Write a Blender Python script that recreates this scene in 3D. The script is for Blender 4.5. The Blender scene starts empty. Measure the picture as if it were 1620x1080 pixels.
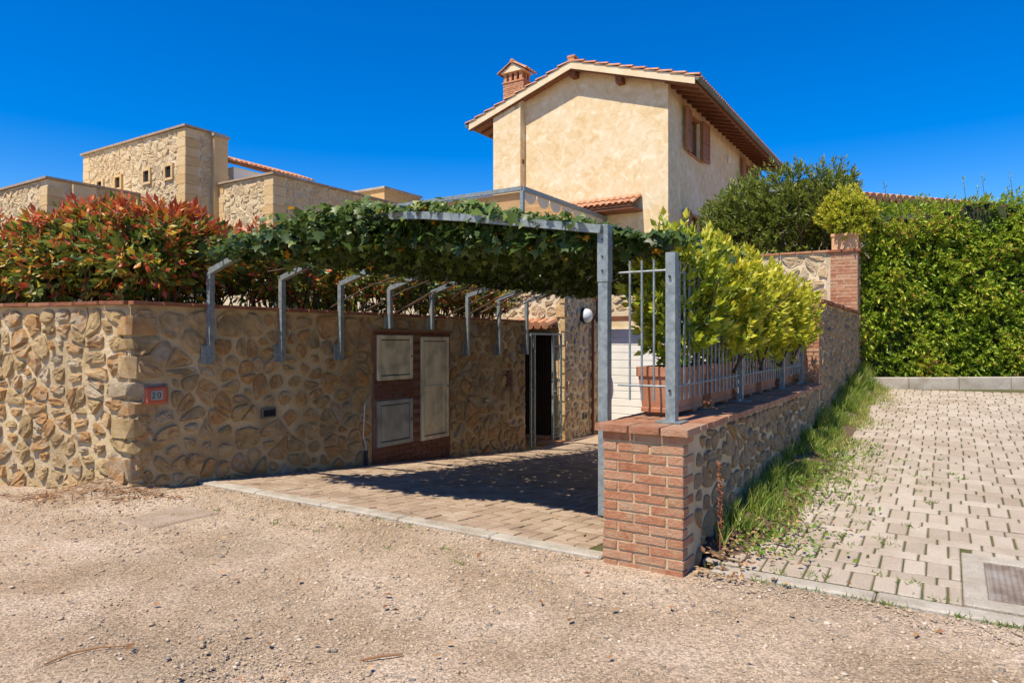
import bpy, bmesh, math, random
import numpy as np
from mathutils import Vector, Matrix, noise as mnoise
random.seed(7); rng = np.random.default_rng(7)
S = bpy.context.scene; COL = S.collection
R = math.radians
TH = R(32.5); CT, ST = math.cos(TH), math.sin(TH)
def uv(a, b, z=0.0):            # plan axes of the houses and walls (a across, b into the depth) -> world
    return Vector((a*CT + b*ST, -a*ST + b*CT, z))
# ------------------------------------------------------------------ camera, sky, sun, exposure
cam = bpy.data.objects.new('camera', bpy.data.cameras.new('camera')); COL.objects.link(cam)
cam.location = (0, 0, 1.5); cam.rotation_euler = (R(90), 0, 0)
cam.data.lens = 24; cam.data.sensor_width = 36; cam.data.clip_end = 2000; S.camera = cam
SUN_AZ = math.atan2(-math.cos(R(50)), -math.sin(R(50)))      # clockwise from +Y
SUN_EL = R(61)
world = bpy.data.worlds.new('World'); S.world = world; world.use_nodes = True
wn = world.node_tree.nodes; wl = world.node_tree.links
bg = wn['Background']; sky = wn.new('ShaderNodeTexSky'); sky.sky_type = 'NISHITA'; sky.sun_disc = False
sky.sun_elevation = SUN_EL; sky.sun_rotation = SUN_AZ; sky.air_density = 1.0; sky.dust_density = 0.1; sky.ozone_density = 3.5
hs = wn.new('ShaderNodeHueSaturation'); hs.inputs['Saturation'].default_value = 1.55; hs.inputs['Hue'].default_value = 0.514; hs.inputs['Value'].default_value = 0.96
wl.new(sky.outputs[0], hs.inputs['Color']); wl.new(hs.outputs[0], bg.inputs[0]); bg.inputs[1].default_value = 0.135
sl = bpy.data.lights.new('sun', 'SUN'); sl.energy = 5.0; sl.angle = R(0.55); sl.color = (1.0, 0.91, 0.76)
sun = bpy.data.objects.new('sun', sl); COL.objects.link(sun)
sdir = Vector((math.sin(SUN_AZ)*math.cos(SUN_EL), math.cos(SUN_AZ)*math.cos(SUN_EL), math.sin(SUN_EL)))
sun.rotation_euler = (-sdir).to_track_quat('-Z', 'Y').to_euler(); sun.location = (-20, -20, 40)
S.view_settings.view_transform = 'Standard'; S.view_settings.look = 'None'
S.view_settings.exposure = 0.42; S.view_settings.gamma = 1.0; S.view_settings.use_curve_mapping = False

# ------------------------------------------------------------------ materials
def mat(name, cols, rough=0.85, scale=6.0, detail=6.0, island=0.0, bump=0.0, bscale=40.0, metal=0.0,
        dist=0.0, translucent=0.0, attr=None, stops=None, spec=0.3, stretch=None, dirt=None, brough=0.65, bdist=0.03, speck=None):
    """cols: colour ramp; factor = world noise (+ piece-random * island) or attribute 'tint'"""
    m = bpy.data.materials.new(name); m.use_nodes = True
    nt = m.node_tree; n = nt.nodes; l = nt.links
    p = n['Principled BSDF']; p.inputs['Roughness'].default_value = rough; p.inputs['Metallic'].default_value = metal
    p.inputs['Specular IOR Level'].default_value = spec
    geo = n.new('ShaderNodeNewGeometry'); pos = geo.outputs['Position']
    if stretch:
        mp = n.new('ShaderNodeMapping'); mp.inputs['Scale'].default_value = stretch
        l.new(pos, mp.inputs['Vector']); pos = mp.outputs[0]
    nz = n.new('ShaderNodeTexNoise'); nz.inputs['Scale'].default_value = scale; nz.inputs['Detail'].default_value = detail
    nz.inputs['Distortion'].default_value = dist; l.new(pos, nz.inputs['Vector'])
    mr = n.new('ShaderNodeMapRange'); mr.inputs[1].default_value = 0.3; mr.inputs[2].default_value = 0.7
    l.new(nz.outputs[0], mr.inputs[0]); fac = mr.outputs[0]
    if attr:
        at = n.new('ShaderNodeAttribute'); at.attribute_name = attr
        fac = at.outputs['Fac']
    if island > 0:
        oi = n.new('ShaderNodeObjectInfo')
        ad = n.new('ShaderNodeMath'); ad.operation = 'ADD'; l.new(oi.outputs['Random'], ad.inputs[0]); l.new(geo.outputs['Random Per Island'], ad.inputs[1])
        fr = n.new('ShaderNodeMath'); fr.operation = 'FRACT'; l.new(ad.outputs[0], fr.inputs[0])
        mx = n.new('ShaderNodeMix'); mx.data_type = 'FLOAT'; mx.inputs[0].default_value = island
        l.new(fac, mx.inputs[2]); l.new(fr.outputs[0], mx.inputs[3]); fac = mx.outputs[0]
    cr = n.new('ShaderNodeValToRGB'); e = cr.color_ramp.elements
    k = len(cols)
    for i, c in enumerate(cols):
        ps = stops[i] if stops else i/(k-1) if k > 1 else 0
        el = e[i] if i < 2 else e.new(ps)
        el.position = ps; el.color = (*c, 1)
    l.new(fac, cr.inputs[0]); col = cr.outputs[0]
    if dirt:                       # (colour, scale, amount): blotches of grime with a shape of their own
        dz = n.new('ShaderNodeTexNoise'); dz.inputs['Scale'].default_value = dirt[1]; dz.inputs['Detail'].default_value = 8
        l.new(geo.outputs['Position'], dz.inputs['Vector'])
        dr = n.new('ShaderNodeMapRange'); dr.inputs[1].default_value = 0.48; dr.inputs[2].default_value = 0.72; dr.inputs[4].default_value = dirt[2]
        l.new(dz.outputs[0], dr.inputs[0])
        dm = n.new('ShaderNodeMix'); dm.data_type = 'RGBA'; l.new(dr.outputs[0], dm.inputs[0]); l.new(col, dm.inputs[6]); dm.inputs[7].default_value = (*dirt[0], 1); col = dm.outputs[2]
    if speck:                      # grains of slightly different tone
        vo = n.new('ShaderNodeTexVoronoi'); vo.inputs['Scale'].default_value = speck[0]; l.new(geo.outputs['Position'], vo.inputs['Vector'])
        sp = n.new('ShaderNodeSeparateColor'); l.new(vo.outputs['Color'], sp.inputs[0])
        sr = n.new('ShaderNodeMapRange'); sr.inputs[3].default_value = 1-speck[1]; sr.inputs[4].default_value = 1+speck[1]*.7; l.new(sp.outputs[0], sr.inputs[0])
        sm = n.new('ShaderNodeVectorMath'); sm.operation = 'SCALE'; l.new(col, sm.inputs[0]); l.new(sr.outputs[0], sm.inputs['Scale']); col = sm.outputs[0]
    l.new(col, p.inputs['Base Color'])
    if bump > 0:
        bz = n.new('ShaderNodeTexNoise'); bz.inputs['Scale'].default_value = bscale; bz.inputs['Detail'].default_value = 10; bz.inputs['Roughness'].default_value = brough
        l.new(geo.outputs['Position'], bz.inputs['Vector'])
        bp = n.new('ShaderNodeBump'); bp.inputs['Strength'].default_value = bump; bp.inputs['Distance'].default_value = bdist
        l.new(bz.outputs[0], bp.inputs['Height']); l.new(bp.outputs[0], p.inputs['Normal'])
    if translucent > 0:
        tr = n.new('ShaderNodeBsdfTranslucent'); l.new(col, tr.inputs[0])
        ms = n.new('ShaderNodeMixShader'); ms.inputs[0].default_value = translucent
        l.new(p.outputs[0], ms.inputs[1]); l.new(tr.outputs[0], ms.inputs[2]); l.new(ms.outputs[0], n['Material Output'].inputs[0])
    return m
M = {}
M['gravel'] = mat('gravel_dirt', [(0.40,0.275,0.165),(0.56,0.415,0.28),(0.69,0.54,0.405)], 0.95, 1.3, 12, bump=0.9, bscale=70, dirt=((0.32,0.225,0.135),.75,0.85), speck=(85,.45))
M['pebble'] = mat('pebbles', [(0.15,0.14,0.135),(0.30,0.24,0.17),(0.40,0.30,0.20),(0.46,0.36,0.25),(0.58,0.48,0.37)], 0.9, island=1.0, stops=[0,.12,.45,.85,1])
M['stone'] = mat('rubble_stone', [(0.36,0.24,0.12),(0.56,0.39,0.18),(0.64,0.46,0.25),(0.58,0.31,0.11),(0.56,0.45,0.30),(0.70,0.57,0.37)], 0.95, 12, 10, island=0.72, bump=1.0, bscale=20, brough=.8, bdist=.05, dirt=((0.17,0.11,0.06),4.5,0.5))
M['mortar'] = mat('lime_mortar', [(0.57,0.42,0.22),(0.68,0.53,0.31),(0.74,0.61,0.40)], 0.95, 3, 8, bump=0.8, bscale=26, brough=.75, bdist=.05, dirt=((0.19,0.12,0.065),.9,0.85))
M['stone_grey'] = mat('grey_rubble', [(0.36,0.235,0.12),(0.54,0.38,0.21),(0.46,0.33,0.19),(0.62,0.47,0.29)], 0.95, 12, 10, island=0.5, bump=1.0, bscale=17, brough=.78, bdist=.07)
M['mortar_grey'] = mat('grey_mortar', [(0.46,0.35,0.20),(0.62,0.50,0.33)], 0.95, 4, 8, bump=0.6, bscale=45, dirt=((0.14,0.12,0.09),1.6,0.6))
M['stone_pale'] = mat('pale_rubble', [(0.56,0.40,0.21),(0.70,0.56,0.35),(0.64,0.45,0.24),(0.78,0.68,0.50)], 0.95, 10, 10, island=0.5, bump=1.0, bscale=14, brough=.78, bdist=.07)
M['mortar_pale'] = mat('pale_mortar', [(0.58,0.45,0.27),(0.72,0.60,0.41)], 0.95, 3, 8, bump=0.5, bscale=35)
M['quoin'] = mat('sandstone_quoin', [(0.58,0.36,0.15),(0.66,0.46,0.23),(0.70,0.54,0.32)], 0.9, 2.5, 8, island=0.75, stretch=(1,1,7), bump=0.9, bscale=12, brough=.75, bdist=.05)
M['brick'] = mat('brick', [(0.36,0.14,0.07),(0.48,0.21,0.11),(0.55,0.29,0.17),(0.50,0.32,0.21)], 0.9, 14, 6, island=0.6, bump=0.9, bscale=40, brough=.75, dirt=((0.50,0.36,0.22),7,0.65))
M['brick_dark'] = mat('dark_brick', [(0.12,0.045,0.03),(0.19,0.075,0.048),(0.16,0.085,0.06)], 0.9, 14, 6, island=0.6, bump=0.5, bscale=60)
M['old_joint'] = mat('old_brick_joint', [(0.20,0.11,0.075),(0.30,0.18,0.125)], 0.95, 8, 6)
M['brick_mortar'] = mat('brick_mortar', [(0.46,0.35,0.20),(0.58,0.46,0.29)], 0.95, 8, 6, bump=0.5, bscale=60)
M['terracotta'] = mat('terracotta', [(0.40,0.16,0.075),(0.52,0.24,0.12),(0.56,0.32,0.19)], 0.85, 7, 6, island=0.45, bump=0.3, bscale=50, dirt=((0.24,0.13,0.08),6,0.5))
M['coping_clay'] = mat('coping_clay', [(0.34,0.14,0.075),(0.45,0.22,0.125),(0.50,0.30,0.19)], 0.9, 9, 8, island=0.6, bump=0.9, bscale=30, brough=.75, dirt=((0.48,0.36,0.24),6,0.6))
M['pot'] = mat('pot_terracotta', [(0.36,0.14,0.07),(0.46,0.20,0.105)], 0.75, 5, 6, bump=0.15, dirt=((0.50,0.36,0.26),5,0.35))
M['coping'] = mat('dark_red_coping', [(0.15,0.055,0.03),(0.28,0.11,0.055),(0.36,0.18,0.10)], 0.9, 8, 6, island=0.5, bump=0.5, bscale=60)
M['paver'] = mat('concrete_paver', [(0.38,0.305,0.23),(0.48,0.395,0.305),(0.55,0.47,0.375)], 0.9, 5, 8, island=0.7, bump=0.6, bscale=90, dirt=((0.32,0.235,0.16),1.6,0.55), speck=(200,.14))
M['paver_brown'] = mat('driveway_paver', [(0.31,0.22,0.15),(0.41,0.30,0.21),(0.48,0.38,0.28)], 0.9, 5, 8, island=0.55, bump=0.45, bscale=120, dirt=((0.22,0.15,0.10),1.7,0.6), speck=(200,.14))
M['joint'] = mat('mossy_joint', [(0.09,0.065,0.035),(0.085,0.09,0.03),(0.16,0.11,0.06)], 1.0, 2.5, 8)
M['concrete'] = mat('concrete', [(0.38,0.33,0.26),(0.50,0.45,0.37)], 0.9, 6, 8, bump=0.6, bscale=60, dirt=((0.27,0.21,0.14),3.5,0.6), speck=(160,.15))
M['slab'] = mat('sandy_slab', [(0.36,0.27,0.19),(0.46,0.36,0.27)], 0.95, 6, 8, bump=0.8, bscale=50, dirt=((0.30,0.21,0.13),5,0.7), speck=(120,.2))
M['stucco'] = mat('ochre_stucco', [(0.62,0.45,0.23),(0.68,0.52,0.30),(0.71,0.56,0.345),(0.78,0.68,0.49)], 0.9, 4.2, 15, dist=.8, bump=0.5, bscale=9, brough=.75, stops=[0,.4,.68,1], dirt=((0.78,0.69,0.52),1.1,0.5))
M['cream'] = mat('cream_plaster', [(0.66,0.52,0.32),(0.74,0.62,0.42)], 0.9, 3, 6)
M['white'] = mat('white_paint', [(0.72,0.70,0.64),(0.80,0.78,0.73)], 0.6, 3, 4)
M['galv'] = mat('galvanised_steel', [(0.15,0.18,0.185),(0.22,0.255,0.255),(0.30,0.335,0.33)], 0.5, 16, 5, metal=0.25, spec=0.5, dist=1.0)
M['wood'] = mat('brown_wood', [(0.13,0.05,0.022),(0.22,0.085,0.038)], 0.7, 5, 6, stretch=(1,1,6), bump=0.2)
M['shutter'] = mat('shutter_wood', [(0.30,0.12,0.05),(0.42,0.18,0.08)], 0.6, 4, 5, stretch=(1,1,5))
M['soffit'] = mat('soffit_tile', [(0.24,0.10,0.05),(0.32,0.15,0.08)], 0.9, 6, 5)
M['gutter'] = mat('patinated_gutter', [(0.12,0.13,0.11),(0.20,0.20,0.17)], 0.6, 6, 5, metal=0.3)
M['glass'] = mat('dark_glass', [(0.015,0.018,0.02),(0.03,0.035,0.04)], 0.08, 2, 2, spec=0.6)
M['dark'] = mat('dark_interior', [(0.012,0.009,0.007),(0.02,0.015,0.012)], 0.95)
M['bead'] = mat('bead_strand', [(0.035,0.014,0.010),(0.06,0.022,0.014)], 0.6, island=0.6)
M['cabinet'] = mat('weathered_door_paint', [(0.50,0.43,0.26),(0.72,0.63,0.42),(0.80,0.72,0.52)], 0.8, 5, 9, stretch=(1,1,0.35), bump=0.3, dirt=((0.20,0.19,0.15),4,0.65))
M['cabinet_grey'] = mat('grey_door_paint', [(0.28,0.28,0.24),(0.42,0.42,0.36)], 0.8, 5, 9, stretch=(1,1,0.35), bump=0.3, dirt=((0.16,0.16,0.14),4,0.7))
M['red_tile'] = mat('red_glazed', [(0.40,0.09,0.05),(0.48,0.13,0.075)], 0.6, 9, 5, bump=0.2)
M['plate'] = mat('number_plate_grey', [(0.24,0.27,0.27),(0.31,0.34,0.33)], 0.5, 5, 4)
M['ink'] = mat('black_ink', [(0.03,0.03,0.03),(0.04,0.04,0.04)], 0.7)
M['lampglass'] = mat('frosted_lamp_glass', [(0.62,0.64,0.62),(0.72,0.74,0.72)], 0.25, 4, 3, spec=0.6)
M['fabric'] = mat('awning_fabric', [(0.60,0.39,0.19),(0.68,0.47,0.25)], 0.9, 4, 4, translucent=0.45)
M['valance'] = mat('white_canvas', [(0.74,0.70,0.62),(0.80,0.77,0.70)], 0.9, 4, 4, translucent=0.55)
M['rust'] = mat('rusty_cover', [(0.20,0.15,0.11),(0.30,0.24,0.19),(0.36,0.32,0.28)], 0.7, 9, 7, metal=0.3, bump=0.3)
M['soil'] = mat('garden_soil', [(0.09,0.06,0.035),(0.16,0.11,0.065)], 1.0, 5, 8, bump=0.6)
M['bark'] = mat('dark_bark', [(0.05,0.032,0.02),(0.10,0.065,0.04)], 0.95, 12, 6)
M['litter'] = mat('dry_leaf', [(0.16,0.07,0.03),(0.32,0.17,0.08),(0.46,0.31,0.17)], 0.9, island=1.0)
LT = dict(rough=0.42, translucent=0.28, spec=0.4)
M['photinia'] = mat('photinia_leaf', [(0.055,0.10,0.016),(0.15,0.20,0.028),(0.44,0.34,0.03),(0.60,0.26,0.03),(0.54,0.10,0.035),(0.36,0.07,0.05)], attr='tint', stops=[0,.32,.5,.62,.8,1], **LT)
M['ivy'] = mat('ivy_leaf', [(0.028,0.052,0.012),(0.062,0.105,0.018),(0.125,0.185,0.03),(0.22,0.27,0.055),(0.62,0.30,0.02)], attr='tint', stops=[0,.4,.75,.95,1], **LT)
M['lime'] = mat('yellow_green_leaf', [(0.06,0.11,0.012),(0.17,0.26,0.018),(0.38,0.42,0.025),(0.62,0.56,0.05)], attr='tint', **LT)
M['hedge'] = mat('hedge_leaf', [(0.045,0.10,0.010),(0.16,0.27,0.018),(0.34,0.44,0.03),(0.52,0.50,0.05),(0.42,0.18,0.06)], attr='tint', stops=[0,.35,.72,.95,1], **LT)
M['olive'] = mat('dark_olive_leaf', [(0.05,0.08,0.014),(0.14,0.19,0.028),(0.25,0.28,0.04),(0.38,0.34,0.06)], attr='tint', **LT)
M['grass'] = mat('grass_blade', [(0.06,0.13,0.015),(0.15,0.25,0.025),(0.32,0.34,0.06),(0.48,0.40,0.16)], attr='tint', **LT)
M['core'] = mat('dark_hedge_backing', [(0.02,0.025,0.01),(0.035,0.04,0.015)], 1.0)  # near-black backing: the hedge's inner shade put into the colour

# ------------------------------------------------------------------ helpers
def tag(o, label=None, cat=None, group=None, kind=None):
    if label: o['label'] = label
    if cat: o['category'] = cat
    if group: o['group'] = group
    if kind: o['kind'] = kind
    return o
def thing(name, a, b, z=0.0, rot=0.0, label=None, cat=None, group=None, kind=None):
    o = bpy.data.objects.new(name, None); COL.objects.link(o); o.empty_display_size = 0.1
    o.location = uv(a, b, z); o.rotation_euler = (0, 0, rot - TH)
    return tag(o, label, cat, group, kind)
def link(name, me, parent=None, m=None):
    o = bpy.data.objects.new(name, me); COL.objects.link(o); o.parent = parent
    if m is not None and not me.materials: me.materials.append(m)
    return o
class MB:
    def __init__(s): s.v = []; s.f = []
    def add(s, vs, fs):
        k = len(s.v); s.v += [tuple(p) for p in vs]; s.f += [tuple(i + k for i in f) for f in fs]; return s
    def box(s, x0, x1, y0, y1, z0, z1, M4=None):
        vs = [Vector((x, y, z)) for z in (z0, z1) for y in (y0, y1) for x in (x0, x1)]
        if M4 is not None: vs = [M4 @ p for p in vs]
        return s.add(vs, [(0,2,3,1),(4,5,7,6),(0,1,5,4),(2,6,7,3),(0,4,6,2),(1,3,7,5)])
    def cbox(s, x0, x1, y0, y1, z0, z1, c=0.006, M4=None):     # box with chamfered edges on all sides
        vs = []
        for z in (0, 1):
            for y in (0, 1):
                for x in (0, 1):
                    X = (x0, x1)[x]; Y = (y0, y1)[y]; Z = (z0, z1)[z]
                    sx, sy, sz = (c, -c)[x], (c, -c)[y], (c, -c)[z]
                    vs += [Vector((X, Y+sy, Z+sz)), Vector((X+sx, Y, Z+sz)), Vector((X+sx, Y+sy, Z))]
        bm = bmesh.new()
        for p in vs: bm.verts.new(p)
        bmesh.ops.convex_hull(bm, input=bm.verts); bm.verts.index_update()
        bmesh.ops.recalc_face_normals(bm, faces=bm.faces)
        pv = [v.co.copy() for v in bm.verts]; pf = [tuple(v.index for v in f.verts) for f in bm.faces]; bm.free()
        if M4 is not None: pv = [M4 @ p for p in pv]
        return s.add(pv, pf)
    def tube(s, pts, r, n=6, caps=True, square=False):
        pts = [Vector(p) for p in pts]; rs = r if isinstance(r, (list, tuple)) else [r]*len(pts)
        base = len(s.v); d0 = (pts[1]-pts[0]).normalized()
        up = Vector((0, 0, 1)) if abs(d0.z) < 0.9 else Vector((0, 1, 0))
        ph = math.pi/4 if square else 0
        for i, p in enumerate(pts):
            d = (pts[min(i+1, len(pts)-1)] - pts[max(i-1, 0)]).normalized()
            x = d.cross(up)
            if x.length < 1e-4: x = d.orthogonal()
            x.normalize(); y = x.cross(d)
            q = rs[i]*(1.41421 if square else 1)
            for k in range(n):
                t = 2*math.pi*k/n + ph
                s.v.append(tuple(p + x*math.cos(t)*q + y*math.sin(t)*q))
        for i in range(len(pts)-1):
            for k in range(n):
                A = base + i*n + k; B = base + i*n + (k+1) % n
                s.f.append((A, B, B+n, A+n))
        if caps:
            s.f.append(tuple(base + k for k in range(n))[::-1]); e = base + (len(pts)-1)*n
            s.f.append(tuple(e + k for k in range(n)))
        return s
    def lathe(s, prof, n=16, c=(0,0,0), axis=None):
        base = len(s.v); m4 = axis if axis is not None else Matrix.Identity(4)
        for r_, z in prof:
            for k in range(n):
                t = 2*math.pi*k/n
                s.v.append(tuple(Vector(c) + (m4 @ Vector((r_*math.cos(t), r_*math.sin(t), z)))))
        for i in range(len(prof)-1):
            for k in range(n):
                A = base+i*n+k; B = base+i*n+(k+1) % n; s.f.append((A, B, B+n, A+n))
        return s
    def mesh(s, name, m=None, smooth=False):
        me = bpy.data.meshes.new(name); me.from_pydata(s.v, [], s.f); me.update()
        bm = bmesh.new(); bm.from_mesh(me); bmesh.ops.recalc_face_normals(bm, faces=bm.faces); bm.to_mesh(me); bm.free()
        if m is not None: me.materials.append(m)
        if smooth: me.shade_smooth()
        return me
    def build(s, name, m, parent=None, smooth=False):
        return link(name, s.mesh(name, m, smooth), parent)
def boxpart(name, m, parent, *d, c=0.0):
    b = MB(); (b.cbox(*d, c=c) if c else b.box(*d)); return b.build(name, m, parent)

# --- rubble stones: Voronoi cells on a wall face, each a bulging stone
def clip(poly, n, d):                 # keep n.p <= d
    out = []
    for i in range(len(poly)):
        p, q = poly[i], poly[(i+1) % len(poly)]
        dp, dq = n[0]*p[0]+n[1]*p[1]-d, n[0]*q[0]+n[1]*q[1]-d
        if dp <= 0: out.append(p)
        if (dp < 0 < dq) or (dq < 0 < dp):
            t = dp/(dp-dq); out.append((p[0]+(q[0]-p[0])*t, p[1]+(q[1]-p[1])*t))
    return out
STONE_N = {}
def stones(parent, fmap, s0, s1, z0, z1, size, m, holes=(), depth=0.03, gap=0.018, rnd=None, zfun=None, limit=10**9, name='stone', keep=None):
    rd = rnd or random.Random(int(abs(s0*97+s1*31+z1*17+size*1000)))
    pts = []; row = 0; z = z0 + size*0.3
    while z < z1:
        x = s0 + size*(0.2 + 0.6*rd.random())
        while x < s1:
            f = rd.random()
            if f < .22:
                pts.append((x+rd.uniform(-.1,.1)*size, z+size*.22)); pts.append((x+rd.uniform(-.1,.1)*size, z-size*.22))
            else: pts.append((x + rd.uniform(-.34,.34)*size, z + rd.uniform(-.34,.34)*size*0.9))
            x += size*rd.choice([.62,.8,1.0,1.3,1.6])
        z += size*0.86; row += 1
    made = 0; pts.sort(); over = MB()
    for i, p in enumerate(pts):
        if not (s0 < p[0] < s1 and z0 < p[1] < z1): continue
        if any(h[0] < p[0] < h[1] and h[2] < p[1] < h[3] for h in holes): continue
        if keep and not keep(p): continue
        zl = z0 if zfun is None else max(z0, zfun(p[0]))
        if p[1] < zl - 0.02: continue
        poly = [(p[0]-size*1.1, p[1]-size), (p[0]+size*1.1, p[1]-size), (p[0]+size*1.1, p[1]+size), (p[0]-size*1.1, p[1]+size)]
        for q in pts:
            dx, dy = q[0]-p[0], q[1]-p[1]; L = dx*dx+dy*dy
            if q is p or L > size*size*6 or L < 1e-9: continue
            poly = clip(poly, (dx, dy), dx*(p[0]+q[0])/2 + dy*(p[1]+q[1])/2)
        for n_, d_ in (((-1,0),-s0-.008), ((1,0),s1-.008), ((0,-1),-z0), ((0,1),z1-.008)): poly = clip(poly, n_, d_)
        for h in holes:
            if any(h[0]-.02 < w[0] < h[1]+.02 and h[2]-.02 < w[1] < h[3]+.02 for w in poly) or (h[0] < p[0] < h[1]) or (h[2] < p[1] < h[3]):
                opts = [(h[0]-p[0], (1,0), h[0]-.012), (p[0]-h[1], (-1,0), -h[1]-.012), (h[2]-p[1], (0,1), h[2]-.012), (p[1]-h[3], (0,-1), -h[3]-.012)]
                o_ = max(opts, key=lambda t: t[0])
                if o_[0] > 0: poly = clip(poly, o_[1], o_[2])
        if len(poly) < 3: continue
        cx = sum(w[0] for w in poly)/len(poly); cz = sum(w[1] for w in poly)/len(poly)
        rr = sum(math.hypot(w[0]-cx, w[1]-cz) for w in poly)/len(poly)
        if rr < size*0.2: continue
        g = gap*rd.choice([.5,.8,1.2,1.8,2.6])
        sc = max(0.55, 1 - g/rr)
        poly = [(cx+(w[0]-cx)*sc, cz+(w[1]-cz)*sc) for w in poly]
        ch = []
        for k in range(len(poly)):
            a_, b_ = poly[k], poly[(k+1) % len(poly)]
            if math.hypot(a_[0]-b_[0], a_[1]-b_[1]) < 0.012: ch.append(a_); continue
            t = rd.uniform(.18,.3); ch += [(a_[0]*(1-t)+b_[0]*t, a_[1]*(1-t)+b_[1]*t), (a_[0]*t+b_[0]*(1-t), a_[1]*t+b_[1]*(1-t))]
        n = len(ch); vs = []; fs = []
        dd = depth*rd.uniform(0.5, 1.3); tilt = (rd.uniform(-.2,.2), rd.uniform(-.2,.2))
        for ring, (s_, dp) in enumerate(((1.0, -0.02), (0.98, dd*0.30), (0.88, dd*0.80), (0.5, dd*.95))):
            for w in ch:
                j = 1 + rd.uniform(-.09,.09)*(ring > 0)
                x_, z_ = cx+(w[0]-cx)*s_*j, cz+(w[1]-cz)*s_*j
                dq = dp + ((x_-cx)*tilt[0] + (z_-cz)*tilt[1] + rd.uniform(-.011,.011))*(ring > 1)
                vs.append(fmap(x_, z_, dq))
        vs.append(fmap(cx, cz, dd*rd.uniform(.9,1.15)))
        for r_ in range(3):
            for k in range(n): fs.append((r_*n+k, r_*n+(k+1) % n, (r_+1)*n+(k+1) % n, (r_+1)*n+k))
        for k in range(n): fs.append((3*n+k, 3*n+(k+1) % n, 4*n))
        STONE_N[parent.name] = STONE_N.get(parent.name, 0)+1; made += 1
        if STONE_N[parent.name] <= 300: MB().add(vs, fs).build(name, m, parent, False)
        else: over.add(vs, fs)
        if made >= limit: break
    if over.v: tag(over.build('rubble', m, parent), kind='stuff')
    return made
# --- bricks
def unit_brick():
    return MB().cbox(-.5,.5,-.5,.5,-.5,.5,c=0.03).mesh('brick')
BR = unit_brick(); BRS = {}
def brick(parent, c, size, m='brick', rz=0, jit=0.004, name='brick'):
    if (m, name) not in BRS:
        me = BR.copy(); me.name = name; me.materials.append(M[m]); BRS[(m, name)] = me
    o = bpy.data.objects.new(name, BRS[(m, name)]); COL.objects.link(o); o.parent = parent
    o.location = (c[0]+random.uniform(-jit,jit), c[1]+random.uniform(-jit,jit), c[2]+random.uniform(-jit,jit)*.4)
    o.rotation_euler = (random.gauss(0,.006), random.gauss(0,.006), rz+random.gauss(0,.006)); o.scale = size
    return o
# --- leaves: one mesh of many small folded leaves
LEAF = (np.array([[0,0,0],[-.5,.42,.10],[.5,.42,.10],[0,1,-.08],[0,.5,0]], float), [[0,4,1],[0,2,4],[1,4,3],[4,2,3]])
IVY = (np.array([[0,0,0],[-.52,.12,.05],[-.30,.42,.03],[-.50,.62,.08],[-.16,.66,.0],[0,1,-.1],[.16,.66,.0],[.50,.62,.08],[.30,.42,.03],[.52,.12,.05]], float),
       [[0,2,1],[0,4,2],[2,4,3],[0,6,4],[4,6,5],[0,8,6],[6,8,7],[0,9,8]])
def leaves(name, P, D, N, L, Wd, tint, m, parent=None, tpl=LEAF, extra=None):
    n = len(P); D = D/np.linalg.norm(D, axis=1, keepdims=True)
    X = np.cross(D, N); X /= np.linalg.norm(X, axis=1, keepdims=True)+1e-9; Z = np.cross(X, D)
    T, F = tpl; k = len(T)
    V = P[:,None,:] + X[:,None,:]*(T[None,:,0,None]*Wd[:,None,None]) + D[:,None,:]*(T[None,:,1,None]*L[:,None,None]) + Z[:,None,:]*(T[None,:,2,None]*L[:,None,None])
    V = V.reshape(-1, 3); F = (np.array(F)[None] + (np.arange(n)*k)[:,None,None]).reshape(-1, 3)
    me = bpy.data.meshes.new(name); me.vertices.add(len(V)); me.vertices.foreach_set('co', V.ravel())
    me.loops.add(F.size); me.loops.foreach_set('vertex_index', F.ravel().astype(np.int32))
    me.polygons.add(len(F)); me.polygons.foreach_set('loop_start', np.arange(0, F.size, 3, dtype=np.int32))
    me.update(); me.validate()
    at = me.attributes.new('tint', 'FLOAT', 'POINT'); at.data.foreach_set('value', np.repeat(np.clip(tint,0,1), k).astype(np.float32))
    me.materials.append(m); me.shade_smooth()
    o = link(name, me, parent); o['kind'] = 'stuff'
    return o
def unit(v): return v/(np.linalg.norm(v, axis=-1, keepdims=True)+1e-9)
def sprigs(P, D, per, L, spread=0.9, stem=0.12, jl=0.3):
    """rosettes of leaves round shoots at P pointing along D -> leaf arrays"""
    n = len(P); D = unit(D); A = unit(np.cross(D, rng.normal(size=(n,3)))); B = np.cross(D, A)
    i = np.repeat(np.arange(n), per); k = np.tile(np.arange(per), n)
    ang = k*2.4 + rng.uniform(0,1,n*per); h = k/max(per-1,1)
    out = A[i]*np.cos(ang)[:,None] + B[i]*np.sin(ang)[:,None]
    sp = spread*(1.15-0.75*h) + rng.normal(0,.15,n*per)
    d = D[i]*np.cos(sp)[:,None] + out*np.sin(sp)[:,None]
    d += rng.normal(0,.12,d.shape); d[:,2] -= 0.12
    nn = D[i]*np.sin(sp)[:,None] - out*np.cos(sp)[:,None]
    p = P[i] + D[i]*(h*stem)[:,None]
    ll = L*(1+rng.uniform(-jl,jl,n*per))
    return p, d, -nn, ll, i, h

# ================================================================== THE SETTING
def zpave(b): return 0.02 + 0.0609*(b-4.45)
def zramp(b): return 0.02 - 0.083*(min(b, 11.4)-4.40)
AL, AR = -6.672, -1.419          # driveway: left wall face, right face of the low wall
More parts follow.
